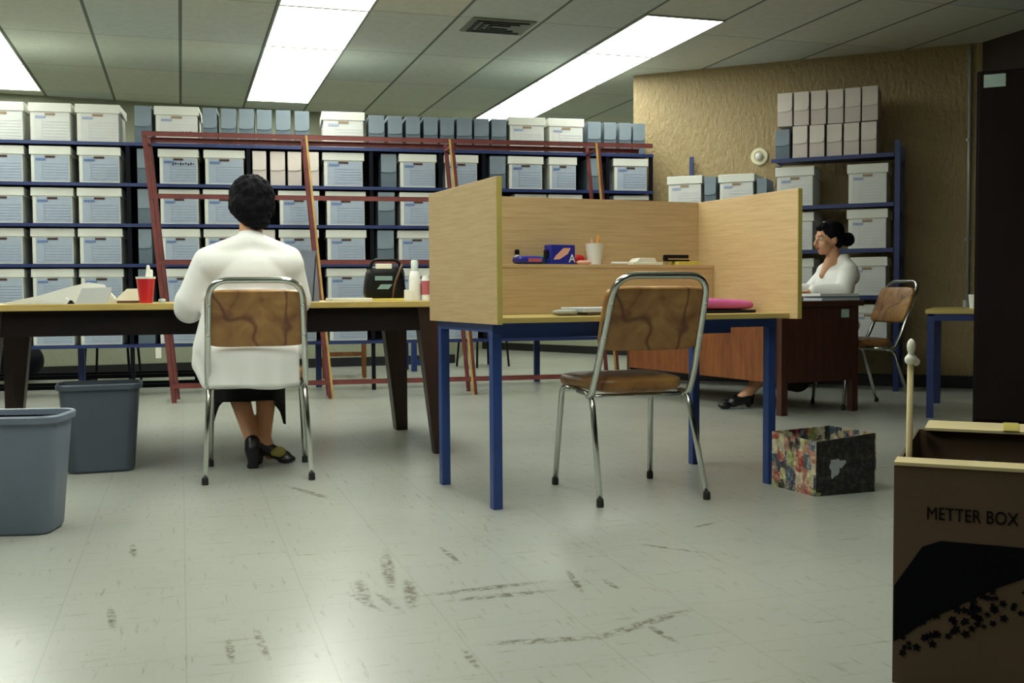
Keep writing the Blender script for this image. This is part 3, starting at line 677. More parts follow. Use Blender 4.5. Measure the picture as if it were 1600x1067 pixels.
# loose papers, draped and folded
def sheet(name, w_, d_, fn, m, label, cat, loc, rz):
    bm = bmesh.new(); nx, ny = 14, 10; top = []; g = []
    for j in range(ny + 1):
        g.append([bm.verts.new(((i / nx - 0.5) * w_, (j / ny - 0.5) * d_, fn(i / nx, j / ny) + 0.0015)) for i in range(nx + 1)])
    for j in range(ny):
        for i in range(nx): bm.faces.new((g[j][i], g[j][i + 1], g[j + 1][i + 1], g[j + 1][i]))
    r_ = bmesh.ops.solidify(bm, geom=bm.faces[:], thickness=0.0014)
    zmin = min(q.co.z for q in bm.verts)
    for q in bm.verts: q.co.z -= zmin
    return item(name, bm, m, label, cat, loc, rz, smooth=False)
def wedge(name, prof, y0, y1, m, label, cat, loc, rz):
    bm = bmesh.new(); loft(bm, [[(x, y0, z) for x, z in prof], [(x * 0.98, y1, z * 0.8) for x, z in prof]]); return item(name, bm, m, label, cat, loc, rz)
wedge('paper_pile', [(-0.30, 0), (0.16, 0), (0.17, 0.03), (0.13, 0.088), (0.06, 0.098), (-0.02, 0.078), (-0.16, 0.036), (-0.29, 0.008)], -0.13, 0.14, 'paper', 'large cream pile of loose papers rising to the right, left end of the long table', 'papers', (-0.47, 5.42, TZ), 0.0)
wedge('folded_paper', [(-0.075, 0), (0.055, 0), (0.08, 0.075), (-0.045, 0.07)], -0.01, 0.05, 'paper_blue', 'white folded paper standing before the cream paper pile', 'paper', (-0.385, 5.215, TZ), 0.0)
wedge('paper_bundle', [(-0.08, 0.0), (0.09, 0.0), (0.1, 0.07), (-0.02, 0.068), (-0.07, 0.02)], -0.06, 0.1, 'paper', 'cream paper bundle just left of the red cup on the long table', 'papers', (-0.225, 5.42, TZ), 0.0)
item('gap_shade', B(-0.06, 0.06, -0.012, 0.012, 0, 0.012), 'leather_brown', 'dark brown strip as gap shade in front of the cream bundle beside the red cup', 'shade_strip', (-0.225, 5.26, TZ), 0.05)  # thin dark slab standing in for the shaded gap under the papers
sheet('flat_paper', 0.26, 0.16, lambda a, b: 0.012 + 0.006 * math.sin(5 * a), 'paper_blue', 'flat white sheet at the front edge of the long table near the left', 'paper', (-0.60, 5.20, TZ), 0.05)
t = thing('binder_clip', 'small black clip between the flat sheet and the folded white paper', 'clip', (-0.475, 5.17, TZ))
bm = bmesh.new(); loft(bm, [[(-0.016, y, 0), (0.016, y, 0), (0.004, y, 0.016), (-0.004, y, 0.016)] for y in (-0.014, 0.014)]); finish('clip_body', bm, 'black_plastic', t)
bm = bmesh.new(); tube(bm, [(-0.004, 0.008, 0.016), (-0.02, 0.0, 0.026), (-0.004, -0.008, 0.016)], 0.0012, 6); finish('wire', bm, 'chrome', t)
t = thing('red_cup', 'red plastic cup with white tissue in it at the edge of the long table', 'cup', (-0.155, 5.20, TZ))
bm = bmesh.new(); loft(bm, [circ(0.029, 0), circ(0.042, 0.112), circ(0.04, 0.114), circ(0.027, 0.004)]); finish('cup_body', bm, 'red_plastic', t, auto=50)
bm = bmesh.new(); loft(bm, [circ(0.0425, 0.112), circ(0.0445, 0.116), circ(0.0445, 0.122), circ(0.041, 0.122), circ(0.041, 0.113)]); finish('rim', bm, 'white_plastic', t, auto=50)
blob('tissue', [cap((0.01, 0, 0.11), 0.012, (0.012, 0, 0.17), 0.008), cap((0.02, 0.005, 0.1), 0.012, (0.028, 0, 0.15), 0.006), cap((0.0, 0.0, 0.1), 0.018, (0.02, 0.0, 0.11), 0.014)], 'paper', t, 0.004, 3, 0.5)
bm = bmesh.new(); lathe(bm, [(0.016, 0), (0.017, 0.014), (0.012, 0.02)]); item('glue_pot', bm, 'plate_pale', 'small pale pot between the red cup and the person in white', 'pot', (-0.085, 5.22, TZ), auto=40)
item('notebook', B(-0.10, 0.10, -0.08, 0.08, 0, 0.016, bev=0.002), 'paper', 'white closed notebook lying right of the person in white on the long table', 'notebook', (0.79, 5.24, TZ), 0.06)
t = thing('black_handbag', 'black handbag with pale tag standing on the long table', 'handbag', (1.02, 5.52, TZ))
bm = bmesh.new(); superel(bm, (0, 0, 0.09), (0.105, 0.06, 0.09), 0.45, 0.5)
for vtx in bm.verts: vtx.co.x *= 1.0 + 0.12 * (0.09 - vtx.co.z) / 0.09
finish('bag_body', bm, 'black_plastic', t, smooth=True)
bm = bmesh.new(); superel(bm, (0.05, 0.02, 0.1), (0.06, 0.05, 0.09), 0.6, 0.6); finish('side_pocket', bm, 'navy_cloth', t, smooth=True)
bm = bmesh.new(); tube(bm, fillet([(-0.08, -0.02, 0.15), (-0.07, -0.03, 0.212), (0.07, -0.03, 0.212), (0.09, -0.02, 0.15)], 0.04), 0.008); finish('handle', bm, 'black_plastic', t, smooth=True)
finish('pale_tag', B(-0.055, 0.03, -0.058, -0.05, 0.165, 0.192, bev=0.003), 'paper', t)
bm = bmesh.new(); box(bm, -0.06, 0.03, -0.066, -0.06, 0.105, 0.128); box(bm, -0.05, 0.01, -0.066, -0.06, 0.06, 0.085, top=(0.02, 0.02, 0, 0)); finish('printed_patch', bm, 'teal_print', t)
bm = bmesh.new(); tube(bm, fillet([(0.03, -0.065, 0.0 + 0.012), (0.04, -0.075, 0.09), (0.085, -0.055, 0.19)], 0.05), 0.006, 8); finish('strap', bm, 'leather_brown', t, smooth=True)
item('yellow_folder', B(-0.075, 0.075, -0.05, 0.05, 0, 0.012, bev=0.002), 'yellow_pad', 'thin yellow pad in front of the black handbag', 'pad', (1.01, 5.36, TZ))
t = thing('lotion_bottle', 'tall white plastic bottle with clear cap beside the black handbag', 'bottle', (1.135, 5.30, TZ))
bm = bmesh.new(); lathe(bm, [(0.028, 0), (0.03, 0.01), (0.03, 0.11), (0.022, 0.145), (0.018, 0.15)]); finish('bottle_body', bm, 'white_plastic', t, auto=40)
bm = bmesh.new(); lathe(bm, [(0.0185, 0.151), (0.0185, 0.2), (0.014, 0.206)]); finish('cap', bm, 'clear_plastic', t, auto=40)
t = thing('small_bottle', 'shorter white bottle with a red label next to the tall white bottle', 'bottle', (1.185, 5.27, TZ))
bm = bmesh.new(); lathe(bm, [(0.02, 0), (0.021, 0.01), (0.021, 0.105), (0.014, 0.125), (0.014, 0.128)]); finish('bottle_body', bm, 'white_plastic', t, auto=40)
bm = bmesh.new(); lathe(bm, [(0.0216, 0.03), (0.0216, 0.1)]); finish('printed_label', bm, 'label_red', t)
item('pill_box', B(-0.018, 0.018, -0.015, 0.015, 0, 0.055, bev=0.002), 'white_plastic', 'small white carton in front of the tall white bottle', 'carton', (1.09, 5.25, TZ))
bm = bmesh.new(); superel(bm, (0, 0, 0.055), (0.035, 0.03, 0.055), 0.8, 0.8); item('black_case', bm, 'black_plastic', 'rounded black case behind the bottles on the long table', 'case', (1.22, 5.40, TZ), smooth=True)
blob('plastic_bag', [cap((-0.01, 0, 0.02), 0.02, (0.03, 0, 0.06), 0.015), ell((0.02, 0, 0.02), (0.04, 0.03, 0.02))], 'clear_plastic', None, 0.005, 3, 0.6).location = (1.235, 5.25, TZ)
pb_ = bpy.data.objects['plastic_bag']; tag(pb_, 'crumpled clear plastic bag at the right end of the long table', 'plastic bag')

# ------------------------------------------------------------------ clerk's desk
DO = Vector((3.655, 5.945, 0)); DA = R(9.0)
d = thing('office_desk', 'brown wooden office desk with a shaded end panel in front of the seated clerk', 'desk', DO, DA)
for x, y in ((0.0, 0.0), (0.6, 0.0), (0.0, 1.78), (0.6, 1.78)):
    finish('leg', B(x - 0.0, x + 0.05, y, y + 0.05, 0, 0.70, top=(0, 0, 0, 0)), 'desk_shaded', d)
finish('desktop', B(-0.02, 0.68, -0.02, 1.85, 0.701, 0.735, bev=0.003), 'dark_red_wood', d)
finish('modesty_panel', B(-0.012, 0.0, 0.05, 1.78, 0.21, 0.70), 'desk_lit', d)
finish('end_panel', B(0.05, 0.6, 0.0, 0.018, 0.21, 0.70), 'desk_shaded', d)
finish('far_end_panel', B(0.05, 0.6, 1.812, 1.83, 0.21, 0.70), 'desk_shaded', d)
finish('drawer', B(0.05, 0.62, 0.06, 0.16, 0.56, 0.69, bev=0.003), 'desk_shaded', d)
finish('paper_label', B(0.50, 0.565, -0.003, -0.0005, 0.625, 0.68), 'plate_pale', d)
def dl(x, y, z): return DO + Matrix.Rotation(DA, 3, 'Z') @ Vector((x, y, 0)) + Vector((0, 0, z))
for i, (z, m, dx, lab) in enumerate(((0.736, 'paper_blue', 0, 'lower'), (0.755, 'folder_grey', 0.01, 'middle'), (0.765, 'white_plastic', -0.012, 'upper'))):
    item('binder', B(-0.18 + dx, 0.15 + dx, -0.095, 0.08, 0, (0.018, 0.009, 0.018)[i], bev=0.002), m, '%s one of the three flat pale binders stacked on the clerk\'s desk' % lab, 'binder', dl(0.50, 0.083, z), DA)

# ------------------------------------------------------------------ blue side table at right + cup, bags, cabinet
bt = thing('side_table', 'narrow blue steel table with yellowish top beside the tan wall at right', 'table', (4.445, 5.551, 0), AW)
for x, y in ((0.0, 0.0), (0.0, 0.95), (1.1, 0.0), (1.1, 0.95)):
    finish('leg', B(x, x + 0.042, y, y + 0.042, 0, 0.64), 'blue_steel', bt)
for a in ((0.042, 1.1, 0.0, 0.03), (0.042, 1.1, 0.96, 0.99), (0.0, 0.03, 0.042, 0.95), (1.11, 1.14, 0.042, 0.95)): finish('apron', B(*a, 0.61, 0.652), 'blue_steel', bt)
finish('tabletop', B(-0.01, 1.15, -0.01, 1.0, 0.6525, 0.68, bev=0.002), 'wood_carrel_top', bt)
def tl(x, y, z=0): return Vector((4.445, 5.551, z)) + WD * x - WN * y
t = thing('white_mug', 'white mug standing on the blue side table near the conduit', 'mug', tl(0.27, 0.55, 0.6805))
bm = bmesh.new(); loft(bm, [circ(0.036, 0), circ(0.047, 0.09), circ(0.043, 0.09), circ(0.033, 0.006)]); finish('mug_body', bm, 'white_plastic', t, auto=50)
bm = bmesh.new(); tube(bm, fillet([(0.043, 0, 0.07), (0.075, 0, 0.07), (0.07, 0, 0.025), (0.037, 0, 0.02)], 0.02), 0.005, 8); finish('handle', bm, 'white_plastic', t, smooth=True)
t = thing('floor_bag', 'dark bag slumped on the floor under the blue side table', 'bag', tl(0.62, 0.95))
blob('bag_body', [ell((0, 0, 0.17), (0.26, 0.14, 0.17)), ell((-0.12, -0.03, 0.2), (0.13, 0.1, 0.12)), ell((0.12, 0, 0.3), (0.13, 0.1, 0.15))], 'navy_black', t, 0.015, 5, 0.5)
bm = bmesh.new(); tube(bm, fillet([(0.05, -0.06, 0.38), (0.08, -0.1, 0.52), (0.2, -0.08, 0.52), (0.22, -0.05, 0.38)], 0.05), 0.012, 8); finish('handle', bm, 'navy_cloth', t, smooth=True)
finish('pale_patch', B(0.03, 0.11, -0.13, -0.12, 0.36, 0.43, bev=0.003), 'paper_grey', t)
item('flat_carton', B(-0.13, 0.11, -0.08, 0.08, 0, 0.09, bev=0.004), 'carton_pale', 'small tan carton on the floor before the dark bag', 'carton', tl(0.42, 0.68), AW + 0.2)
bm = bmesh.new(); tube(bm, fillet([(0, 0, 0.645), (0.01, 0, 0.4), (-0.015, 0, 0.2), (0.0, 0, 0.012), (0.1, 0.02, 0.012)], 0.1), 0.005, 6); item('cable', bm, 'steel_grey', 'pale cable hanging behind the blue side table down to the floor', 'cable', tl(0.30, 1.03), AW)

cb = thing('tall_cabinet', 'tall very dark wooden cabinet at the right edge of the picture', 'cabinet', Vector((4.21, 4.87, 0)), AW)
finish('body', B(0, 1.2, 0.0, 0.4, 0.06, 2.0, bev=0.004), 'cabinet_dark', cb)
finish('plinth', B(0.02, 1.18, 0.03, 0.38, 0, 0.059), 'box_ink', cb)
for x0, x1 in ((0.012, 0.596), (0.604, 1.188)):
    o = finish('door', B(x0, x1, -0.02, -0.001, 0.08, 1.99, bev=0.003), 'cabinet_dark', cb)
    finish('knob', B((x1 - 0.05) if x0 < 0.3 else x0 + 0.03, (x1 - 0.03) if x0 < 0.3 else x0 + 0.05, -0.04, -0.0205, 1.0, 1.1, bev=0.004), 'steel_grey', o)
bm = bmesh.new(); box(bm, 0.035, 0.145, -0.026, -0.0205, 1.905, 1.975, bev=0.002); box(bm, 0.035, 0.145, -0.028, -0.0262, 1.93, 1.945); finish('label_plate', bm, 'plate_pale', cb)

# ------------------------------------------------------------------ big cardboard box at right foreground
KO = Vector((1.372, 1.808, 0)); KA = AW + R(-0.5)
k = thing('cardboard_box', 'large open brown cardboard box with black printing in the right foreground', 'cardboard box', KO, KA)
bm = bmesh.new(); W_, D_, H_, th = 0.62, 0.62, 0.447, 0.006
box(bm, 0, W_, 0, th, 0, H_); box(bm, 0, W_, D_ - th, D_, 0, H_); box(bm, 0, th, th, D_ - th, 0, H_); box(bm, W_ - th, W_, th, D_ - th, 0, H_); box(bm, th, W_ - th, th, D_ - th, 0, 0.006)
finish('walls', bm, 'carton_brown', k)
finish('front_flap', B(0.0, W_, -0.004, 0.072, H_ + 0.0005, H_ + 0.007), 'carton_pale', k)  # paler than the walls: light on its top is put into the colour
finish('rear_flap', B(0.02, W_, D_ - 0.03, D_ + 0.14, H_ + 0.0005, H_ + 0.007, top=(0, 0, 0, 0)), 'carton_pale', k)
finish('tape', B(0.2, 0.235, D_ - 0.032, D_ + 0.142, H_ + 0.0075, H_ + 0.009), 'yellow_edge', k)
textmesh('printed_name', 'METTER BOX', 0.036, 'box_ink', k, Matrix.Translation((0.145, -0.001, 0.353)) @ Matrix.Scale(0.78, 4, Vector((1, 0, 0))) @ FRONT)
bm = bmesh.new()
pol = [(0.002, 0.20), (0.055, 0.285), (0.09, 0.30), (0.30, 0.30), (0.26, 0.25), (0.19, 0.215), (0.12, 0.17), (0.07, 0.14), (0.03, 0.105), (0.002, 0.085)]
loft(bm, [[(x, y, z) for x, z in pol] for y in (-0.0016, -0.0004)])
rn = random.Random(3)
for q in range(120):
    u_ = rn.random(); bx = 0.01 + u_ * 0.42; bz = 0.095 + 0.48 * bx + rn.uniform(-0.045, 0.03); s_ = rn.uniform(0.004, 0.010)
    if bz > 0.3 or bx > 0.6: continue
    ang = rn.random() * 3
    loft(bm, [[(bx + s_ * math.cos(ang + a) * (1 if j % 2 else 0.55), y, bz + s_ * math.sin(ang + a) * (1 if j % 2 else 0.55)) for j, a in enumerate([2 * math.pi * m_ / 10 for m_ in range(10)])] for y in (-0.0022, -0.0004)])
finish('printed_graphic', bm, 'box_ink', k)
t = thing('black_bag', 'black plastic bag stuffed inside the open cardboard box', 'plastic bag', KO + WD * 0.14 - WN * 0.34 + Vector((0, 0, 0.0065)), KA)
blob('bag_body', [ell((0, 0, 0.19), (0.1, 0.2, 0.18)), ell((0.02, 0.1, 0.3), (0.07, 0.1, 0.1)), ell((-0.02, -0.08, 0.27), (0.07, 0.08, 0.1))], 'black_plastic', t, 0.014, 4, 0.5)
t = thing('wooden_stick', 'thin pale stick with a knotted cloth top standing in the cardboard box corner', 'stick', KO + WD * 0.022 - WN * 0.092)
bm = bmesh.new(); tube(bm, [(0.0, 0, 0.02), (0.0, 0, 0.44), (0.0065, 0.006, 0.66)], 0.0065, 10); finish('shaft', bm, 'carton_pale', t, smooth=True)
blob('cloth_knot', [ell((0.007, 0.006, 0.655), (0.014, 0.012, 0.012)), ell((0.006, 0.004, 0.682), (0.009, 0.009, 0.018)), ell((0.018, 0.004, 0.65), (0.009, 0.008, 0.009))], 'paper', t, 0.003, 2, 0.6)

# ------------------------------------------------------------------ waste baskets
def make_basket(name, mat, label, loc, rz, W0, D0, W2, D2, Hh):
    t = thing(name, label, 'waste basket', loc, rz, 'rectangular plastic waste baskets')
    bm = bmesh.new(); rb = 0.05
    loft(bm, [rrect(W0 - 0.02, D0 - 0.02, rb - 0.012, 0.0), rrect(W0, D0, rb, 0.012), rrect(W2 - 0.01, D2 - 0.01, rb + 0.01, Hh - 0.022), rrect(W2 - 0.018, D2 - 0.018, rb + 0.006, Hh - 0.0221), rrect(W0 - 0.012, D0 - 0.012, rb - 0.006, 0.02)])
    finish('bin_body', bm, mat, t, auto=35)
    bm = bmesh.new()
    loft(bm, [rrect(W2 - 0.008, D2 - 0.008, rb + 0.01, Hh - 0.022), rrect(W2 + 0.012, D2 + 0.012, rb + 0.018, Hh - 0.026), rrect(W2 + 0.018, D2 + 0.018, rb + 0.02, Hh - 0.006), rrect(W2 + 0.008, D2 + 0.008, rb + 0.016, Hh), rrect(W2 - 0.01, D2 - 0.01, rb + 0.008, Hh - 0.002), rrect(W2 - 0.014, D2 - 0.014, rb + 0.008, Hh - 0.022)])
    finish('rim', bm, mat, t, auto=35)
    return t
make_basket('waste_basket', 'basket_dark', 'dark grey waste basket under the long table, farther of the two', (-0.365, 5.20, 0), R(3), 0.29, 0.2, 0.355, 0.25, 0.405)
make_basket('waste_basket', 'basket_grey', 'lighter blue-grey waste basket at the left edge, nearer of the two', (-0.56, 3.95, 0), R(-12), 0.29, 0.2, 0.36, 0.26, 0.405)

# ------------------------------------------------------------------ collage paper bag
g = thing('collage_bin', 'low square bin covered in colourful magazine pictures on the floor beside the carrel', 'paper bin', (2.345, 3.562, 0), math.atan2(0.015, 0.277))
a_ = math.atan2(0.243, -0.031) - math.atan2(0.015, 0.277)
ux, uy = math.cos(a_) * 0.27, math.sin(a_) * 0.27; L = 0.285
def panel(name, p0, p1, z0, z1, m, th=0.006):
    p0, p1 = Vector((*p0, 0)), Vector((*p1, 0)); dd = (p1 - p0); nn = Vector((-dd.y, dd.x, 0)).normalized() * th
    bm = bmesh.new(); V = [bm.verts.new(q) for q in (p0, p1, p1 + nn, p0 + nn)]; V2 = [bm.verts.new(q + Vector((0, 0, z0 if i in (0, 3) else z1))) for i, q in enumerate((p0, p1, p1 + nn, p0 + nn))]
    bm.faces.new(V[::-1]); bm.faces.new(V2)
    for i in range(4): bm.faces.new((V[i], V[(i + 1) % 4], V2[(i + 1) % 4], V2[i]))
    return finish(name, bm, m, g)
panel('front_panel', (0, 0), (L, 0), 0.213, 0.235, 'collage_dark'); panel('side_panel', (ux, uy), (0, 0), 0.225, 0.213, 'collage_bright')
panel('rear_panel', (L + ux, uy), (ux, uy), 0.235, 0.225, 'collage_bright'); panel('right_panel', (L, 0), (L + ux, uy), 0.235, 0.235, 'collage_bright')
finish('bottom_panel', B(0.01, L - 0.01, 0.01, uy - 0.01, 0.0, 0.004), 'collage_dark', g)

# ------------------------------------------------------------------ things in the room beyond the rack
wc = thing('wooden_chair', 'orange-brown wooden chair with stretchers seen under the rack behind the table', 'chair', (1.5, 10.3, 0), R(-8))
for x in (-0.19, 0.19):
    for y in (-0.18, 0.2): finish('leg', B(x - 0.018, x + 0.018, y - 0.018, y + 0.018, 0, 0.44), 'chair_wood', wc)
finish('seat', B(-0.22, 0.22, -0.21, 0.23, 0.4405, 0.465, bev=0.004), 'chair_wood', wc)
for x in (-0.19, 0.19): finish('stretcher', B(x - 0.012, x + 0.012, -0.16, 0.18, 0.19, 0.22), 'chair_wood', wc)
finish('stretcher', B(-0.17, 0.17, -0.192, -0.168, 0.21, 0.25), 'chair_wood', wc)
finish('backrest', B(-0.21, 0.21, 0.185, 0.215, 0.466, 0.85, bev=0.004), 'chair_wood', wc)
sb = thing('blue_stool', 'blue painted stool standing far back beyond the rack', 'stool', (2.42, 10.9, 0), R(5))
for x in (-0.15, 0.15):
    for y in (-0.15, 0.15): finish('leg', B(x - 0.025, x + 0.025, y - 0.025, y + 0.025, 0, 0.5), 'blue_table_steel', sb)
finish('seat', B(-0.18, 0.18, -0.18, 0.18, 0.5005, 0.53, bev=0.004), 'blue_table_steel', sb)
finish('stretcher', B(-0.13, 0.13, -0.165, -0.145, 0.06, 0.12), 'blue_table_steel', sb)
def dark_chair(label, loc, rz, first=None):
    if first: return dup(first, loc, rz, label, 'dark chairs far behind the rack')
    q = thing('dark_chair', label, 'chair', loc, rz, 'dark chairs far behind the rack')
    for x in (-0.18, 0.18):
        for y in (-0.18, 0.18):
            bm = bmesh.new(); tube(bm, [(x * 1.15, y * 1.15, 0), (x, y, 0.42)], 0.012, 8); finish('leg', bm, 'black_plastic', q)
    finish('seat', B(-0.21, 0.21, -0.2, 0.2, 0.4, 0.46, bev=0.01), 'black_plastic', q)
    finish('backrest', B(-0.2, 0.2, 0.2, 0.23, 0.5, 0.8, bev=0.01), 'black_plastic', q)
    return q
dc = dark_chair('dark chair far behind the rack, seen between the carrel legs', (3.15, 11.2, 0), 0.3)
dark_chair('dark chair far behind the rack, seen above the dark grey waste basket', (-0.62, 10.5, 0), -0.2, dc)
lr = thing('low_rack_base', 'low dark steel rack base on the floor behind the long blue rack at left', 'rack base', (-2.6, 9.95, 0), RA)
for y in (0.0, 0.35):
    finish('rail', B(0, 2.75, y, y + 0.03, 0.085, 0.12), 'navy_black', lr)
    finish('rail', B(0, 2.75, y, y + 0.03, 0.0, 0.03), 'navy_black', lr)
for x in (0, 0.9, 1.8, 2.71): finish('upright', B(x, x + 0.04, 0.002, 0.378, 0.031, 0.084), 'navy_black', lr)
q = thing('black_sack', 'bulging black sack on the floor at the far left behind the rack', 'sack', (-1.45, 10.75, 0))
blob('sack_body', [ell((0, 0, 0.2), (0.22, 0.2, 0.2)), ell((-0.05, 0, 0.36), (0.14, 0.13, 0.14))], 'navy_black', q, 0.018, 4, 0.5)

# ------------------------------------------------------------------ people
def hand(prims, wrist, dirv, upv, s=1.0, curl=0.35, thumb=1):
    """palm and five unequal bent fingers along dirv; upv = back of hand"""
    dv = Vector(dirv).normalized(); uv = Vector(upv); uv = (uv - dv * uv.dot(dv)).normalized(); sv = dv.cross(uv); wv = Vector(wrist)
    for kx in (-0.026, -0.009, 0.009, 0.026):
        prims.append(cap(wv + sv * kx * 0.6 * s, 0.014 * s, wv + dv * 0.085 * s + sv * kx * s, 0.011 * s))
    for i, (kx, ln) in enumerate(((-0.028, 0.062), (-0.0095, 0.074), (0.0095, 0.070), (0.028, 0.054))):
        p = wv + dv * 0.088 * s + sv * kx * s * 1.08; a1 = curl * 0.5; segs = [0.45, 0.32, 0.23]
        for j, sg in enumerate(segs):
            dd = dv * math.cos(a1) - uv * math.sin(a1) + sv * kx * 1.2
            q_ = p + dd.normalized() * ln * sg * s; prims.append(cap(p, (0.0088 - j * 0.0008) * s, q_, (0.0082 - j * 0.0009) * s)); p = q_; a1 += curl
    p = wv + dv * 0.03 * s + sv * 0.028 * s * thumb
    m1 = p + (dv * 0.6 + sv * thumb * 0.75 - uv * 0.3).normalized() * 0.038 * s; m2 = m1 + (dv * 0.9 + sv * thumb * 0.25 - uv * 0.3).normalized() * 0.03 * s
    prims += [cap(p, 0.013 * s, m1, 0.0105 * s), cap(m1, 0.0105 * s, m2, 0.0085 * s)]
def head_prims(c, fw, s=1.0):
    """c = centre of skull, fw = facing yaw matrix (forward +y)"""
    T = lambda x, y, z: Vector(c) + fw @ (Vector((x, y, z)) * s)
    rot = fw.to_euler() if hasattr(fw, 'to_euler') else None
    P = [('e', T(0, -0.01, 0.02), (0.072 * s, 0.09 * s, 0.09 * s), rot), ('e', T(0, 0.03, -0.045), (0.056 * s, 0.06 * s, 0.062 * s), rot),
         cap(T(0, 0.06, -0.085), 0.022 * s, T(0, 0.05, -0.07), 0.03 * s),                                   # chin
         cap(T(0, 0.086, 0.005), 0.008 * s, T(0, 0.106, -0.028), 0.0125 * s), ('e', T(0, 0.095, -0.032), (0.018 * s, 0.012 * s, 0.01 * s), rot),   # nose
         cap(T(-0.03, 0.072, 0.024), 0.012 * s, T(0.03, 0.072, 0.024), 0.012 * s),                            # brow
         cap(T(-0.04, 0.055, -0.03), 0.022 * s, T(-0.03, 0.06, -0.05), 0.02 * s), cap(T(0.04, 0.055, -0.03), 0.022 * s, T(0.03, 0.06, -0.05), 0.02 * s),
         cap(T(-0.014, 0.088, -0.056), 0.0075 * s, T(0.014, 0.088, -0.056), 0.0075 * s)]
    for sx in (-1, 1): P.append(('e', T(sx * 0.073, -0.012, -0.012), (0.01 * s, 0.018 * s, 0.03 * s), rot))
    return P, T
def face_parts(root, T, s, fw):
    for sx in (-1, 1):
        bm = bmesh.new(); bmesh.ops.create_uvsphere(bm, u_segments=14, v_segments=10, radius=0.0115 * s, matrix=Matrix.Translation(T(sx * 0.03, 0.069, 0.004))); e = finish('eye', bm, 'eye_white', root, smooth=True)
        bm = bmesh.new(); bmesh.ops.create_uvsphere(bm, u_segments=12, v_segments=8, radius=0.0062 * s, matrix=Matrix.Translation(T(sx * 0.03, 0.0765, 0.003))); finish('iris', bm, 'eye_dark', e, smooth=True)
        blob('eyebrow', [cap(T(sx * 0.018, 0.084, 0.028), 0.0028 * s, T(sx * 0.044, 0.072, 0.03), 0.0022 * s)], 'hair_black', root, 0.0012, 1, 0.6)
    blob('lips', [cap(T(-0.018, 0.089, -0.0545), 0.0045 * s, T(0, 0.0965, -0.053), 0.0055 * s), cap(T(0, 0.0965, -0.053), 0.0055 * s, T(0.018, 0.089, -0.0545), 0.0045 * s), cap(T(-0.013, 0.091, -0.061), 0.005 * s, T(0.013, 0.091, -0.061), 0.005 * s)], 'lip', root, 0.002, 2, 0.6)

# --- person seen from behind
p1 = thing('person', 'person in white coat with short black hair seated with their back to the camera', 'person', (0.305, 4.865, 0))
Hc = Vector((0.008, 0.10, 1.205)); fw = Euler((R(-14), 0, R(4))).to_matrix()
hp, T = head_prims(Hc, fw, 1.0)
body = hp + [cap((0.0, 0.055, 1.0), 0.052, (0.004, 0.085, 1.12), 0.052), ell((0, 0.03, 0.86), (0.15, 0.09, 0.16)), ell((0, 0.0, 0.66), (0.14, 0.1, 0.14)), ell((0, 0.02, 0.535), (0.17, 0.13, 0.07)),
    cap((-0.16, 0.03, 0.93), 0.05, (-0.26, 0.06, 0.75), 0.043), cap((-0.26, 0.06, 0.75), 0.042, (-0.16, 0.27, 0.84), 0.03),
    cap((0.16, 0.03, 0.93), 0.05, (0.215, 0.08, 0.76), 0.043), cap((0.215, 0.08, 0.76), 0.042, (0.18, 0.26, 0.825), 0.03),
    cap((-0.08, 0.02, 0.535), 0.075, (-0.09, 0.40, 0.525), 0.06), cap((0.08, 0.02, 0.535), 0.075, (0.09, 0.40, 0.525), 0.06),
    cap((-0.09, 0.41, 0.51), 0.055, (-0.05, 0.34, 0.32), 0.05), cap((-0.05, 0.34, 0.32), 0.05, (0.0, 0.20, 0.12), 0.032), cap((0.0, 0.20, 0.12), 0.033, (0.0, 0.22, 0.05), 0.03),
    cap((0.09, 0.41, 0.51), 0.055, (0.075, 0.34, 0.32), 0.05), cap((0.075, 0.34, 0.32), 0.05, (0.055, 0.22, 0.13), 0.032), cap((0.055, 0.22, 0.13), 0.033, (0.08, 0.25, 0.05), 0.03)]
hand(body, (-0.155, 0.285, 0.835), (0.25, 0.95, -0.08), (0, 0, 1), 0.95, 0.3, 1)
hand(body, (0.18, 0.275, 0.83), (0.25, 0.9, 0.25), (0.3, -0.3, 0.9), 0.95, 0.6, -1)
blob('body', body, 'skin', p1, 0.006, 5, 0.35)
face_parts(p1, T, 1.0, fw)
HT = lambda x, y, z: T(x, y, z)
rot = fw.to_euler()
hair = [('e', HT(0, -0.018, 0.035), (0.102, 0.104, 0.10), rot), ('e', HT(-0.004, -0.045, -0.01), (0.098, 0.07, 0.09), rot), ('e', HT(0.0, -0.055, -0.065), (0.078, 0.045, 0.05), rot), ('e', HT(0.016, -0.055, -0.095), (0.058, 0.032, 0.032), rot),
        ('e', HT(0, 0.045, 0.075), (0.075, 0.05, 0.05), rot), ('e', HT(-0.082, 0.01, 0.01), (0.018, 0.04, 0.05), rot), ('e', HT(0.084, 0.005, 0.005), (0.022, 0.045, 0.055), rot)]
hr = blob('hair', hair, 'hair_black', p1, 0.005, 3, 0.7, 0.009)
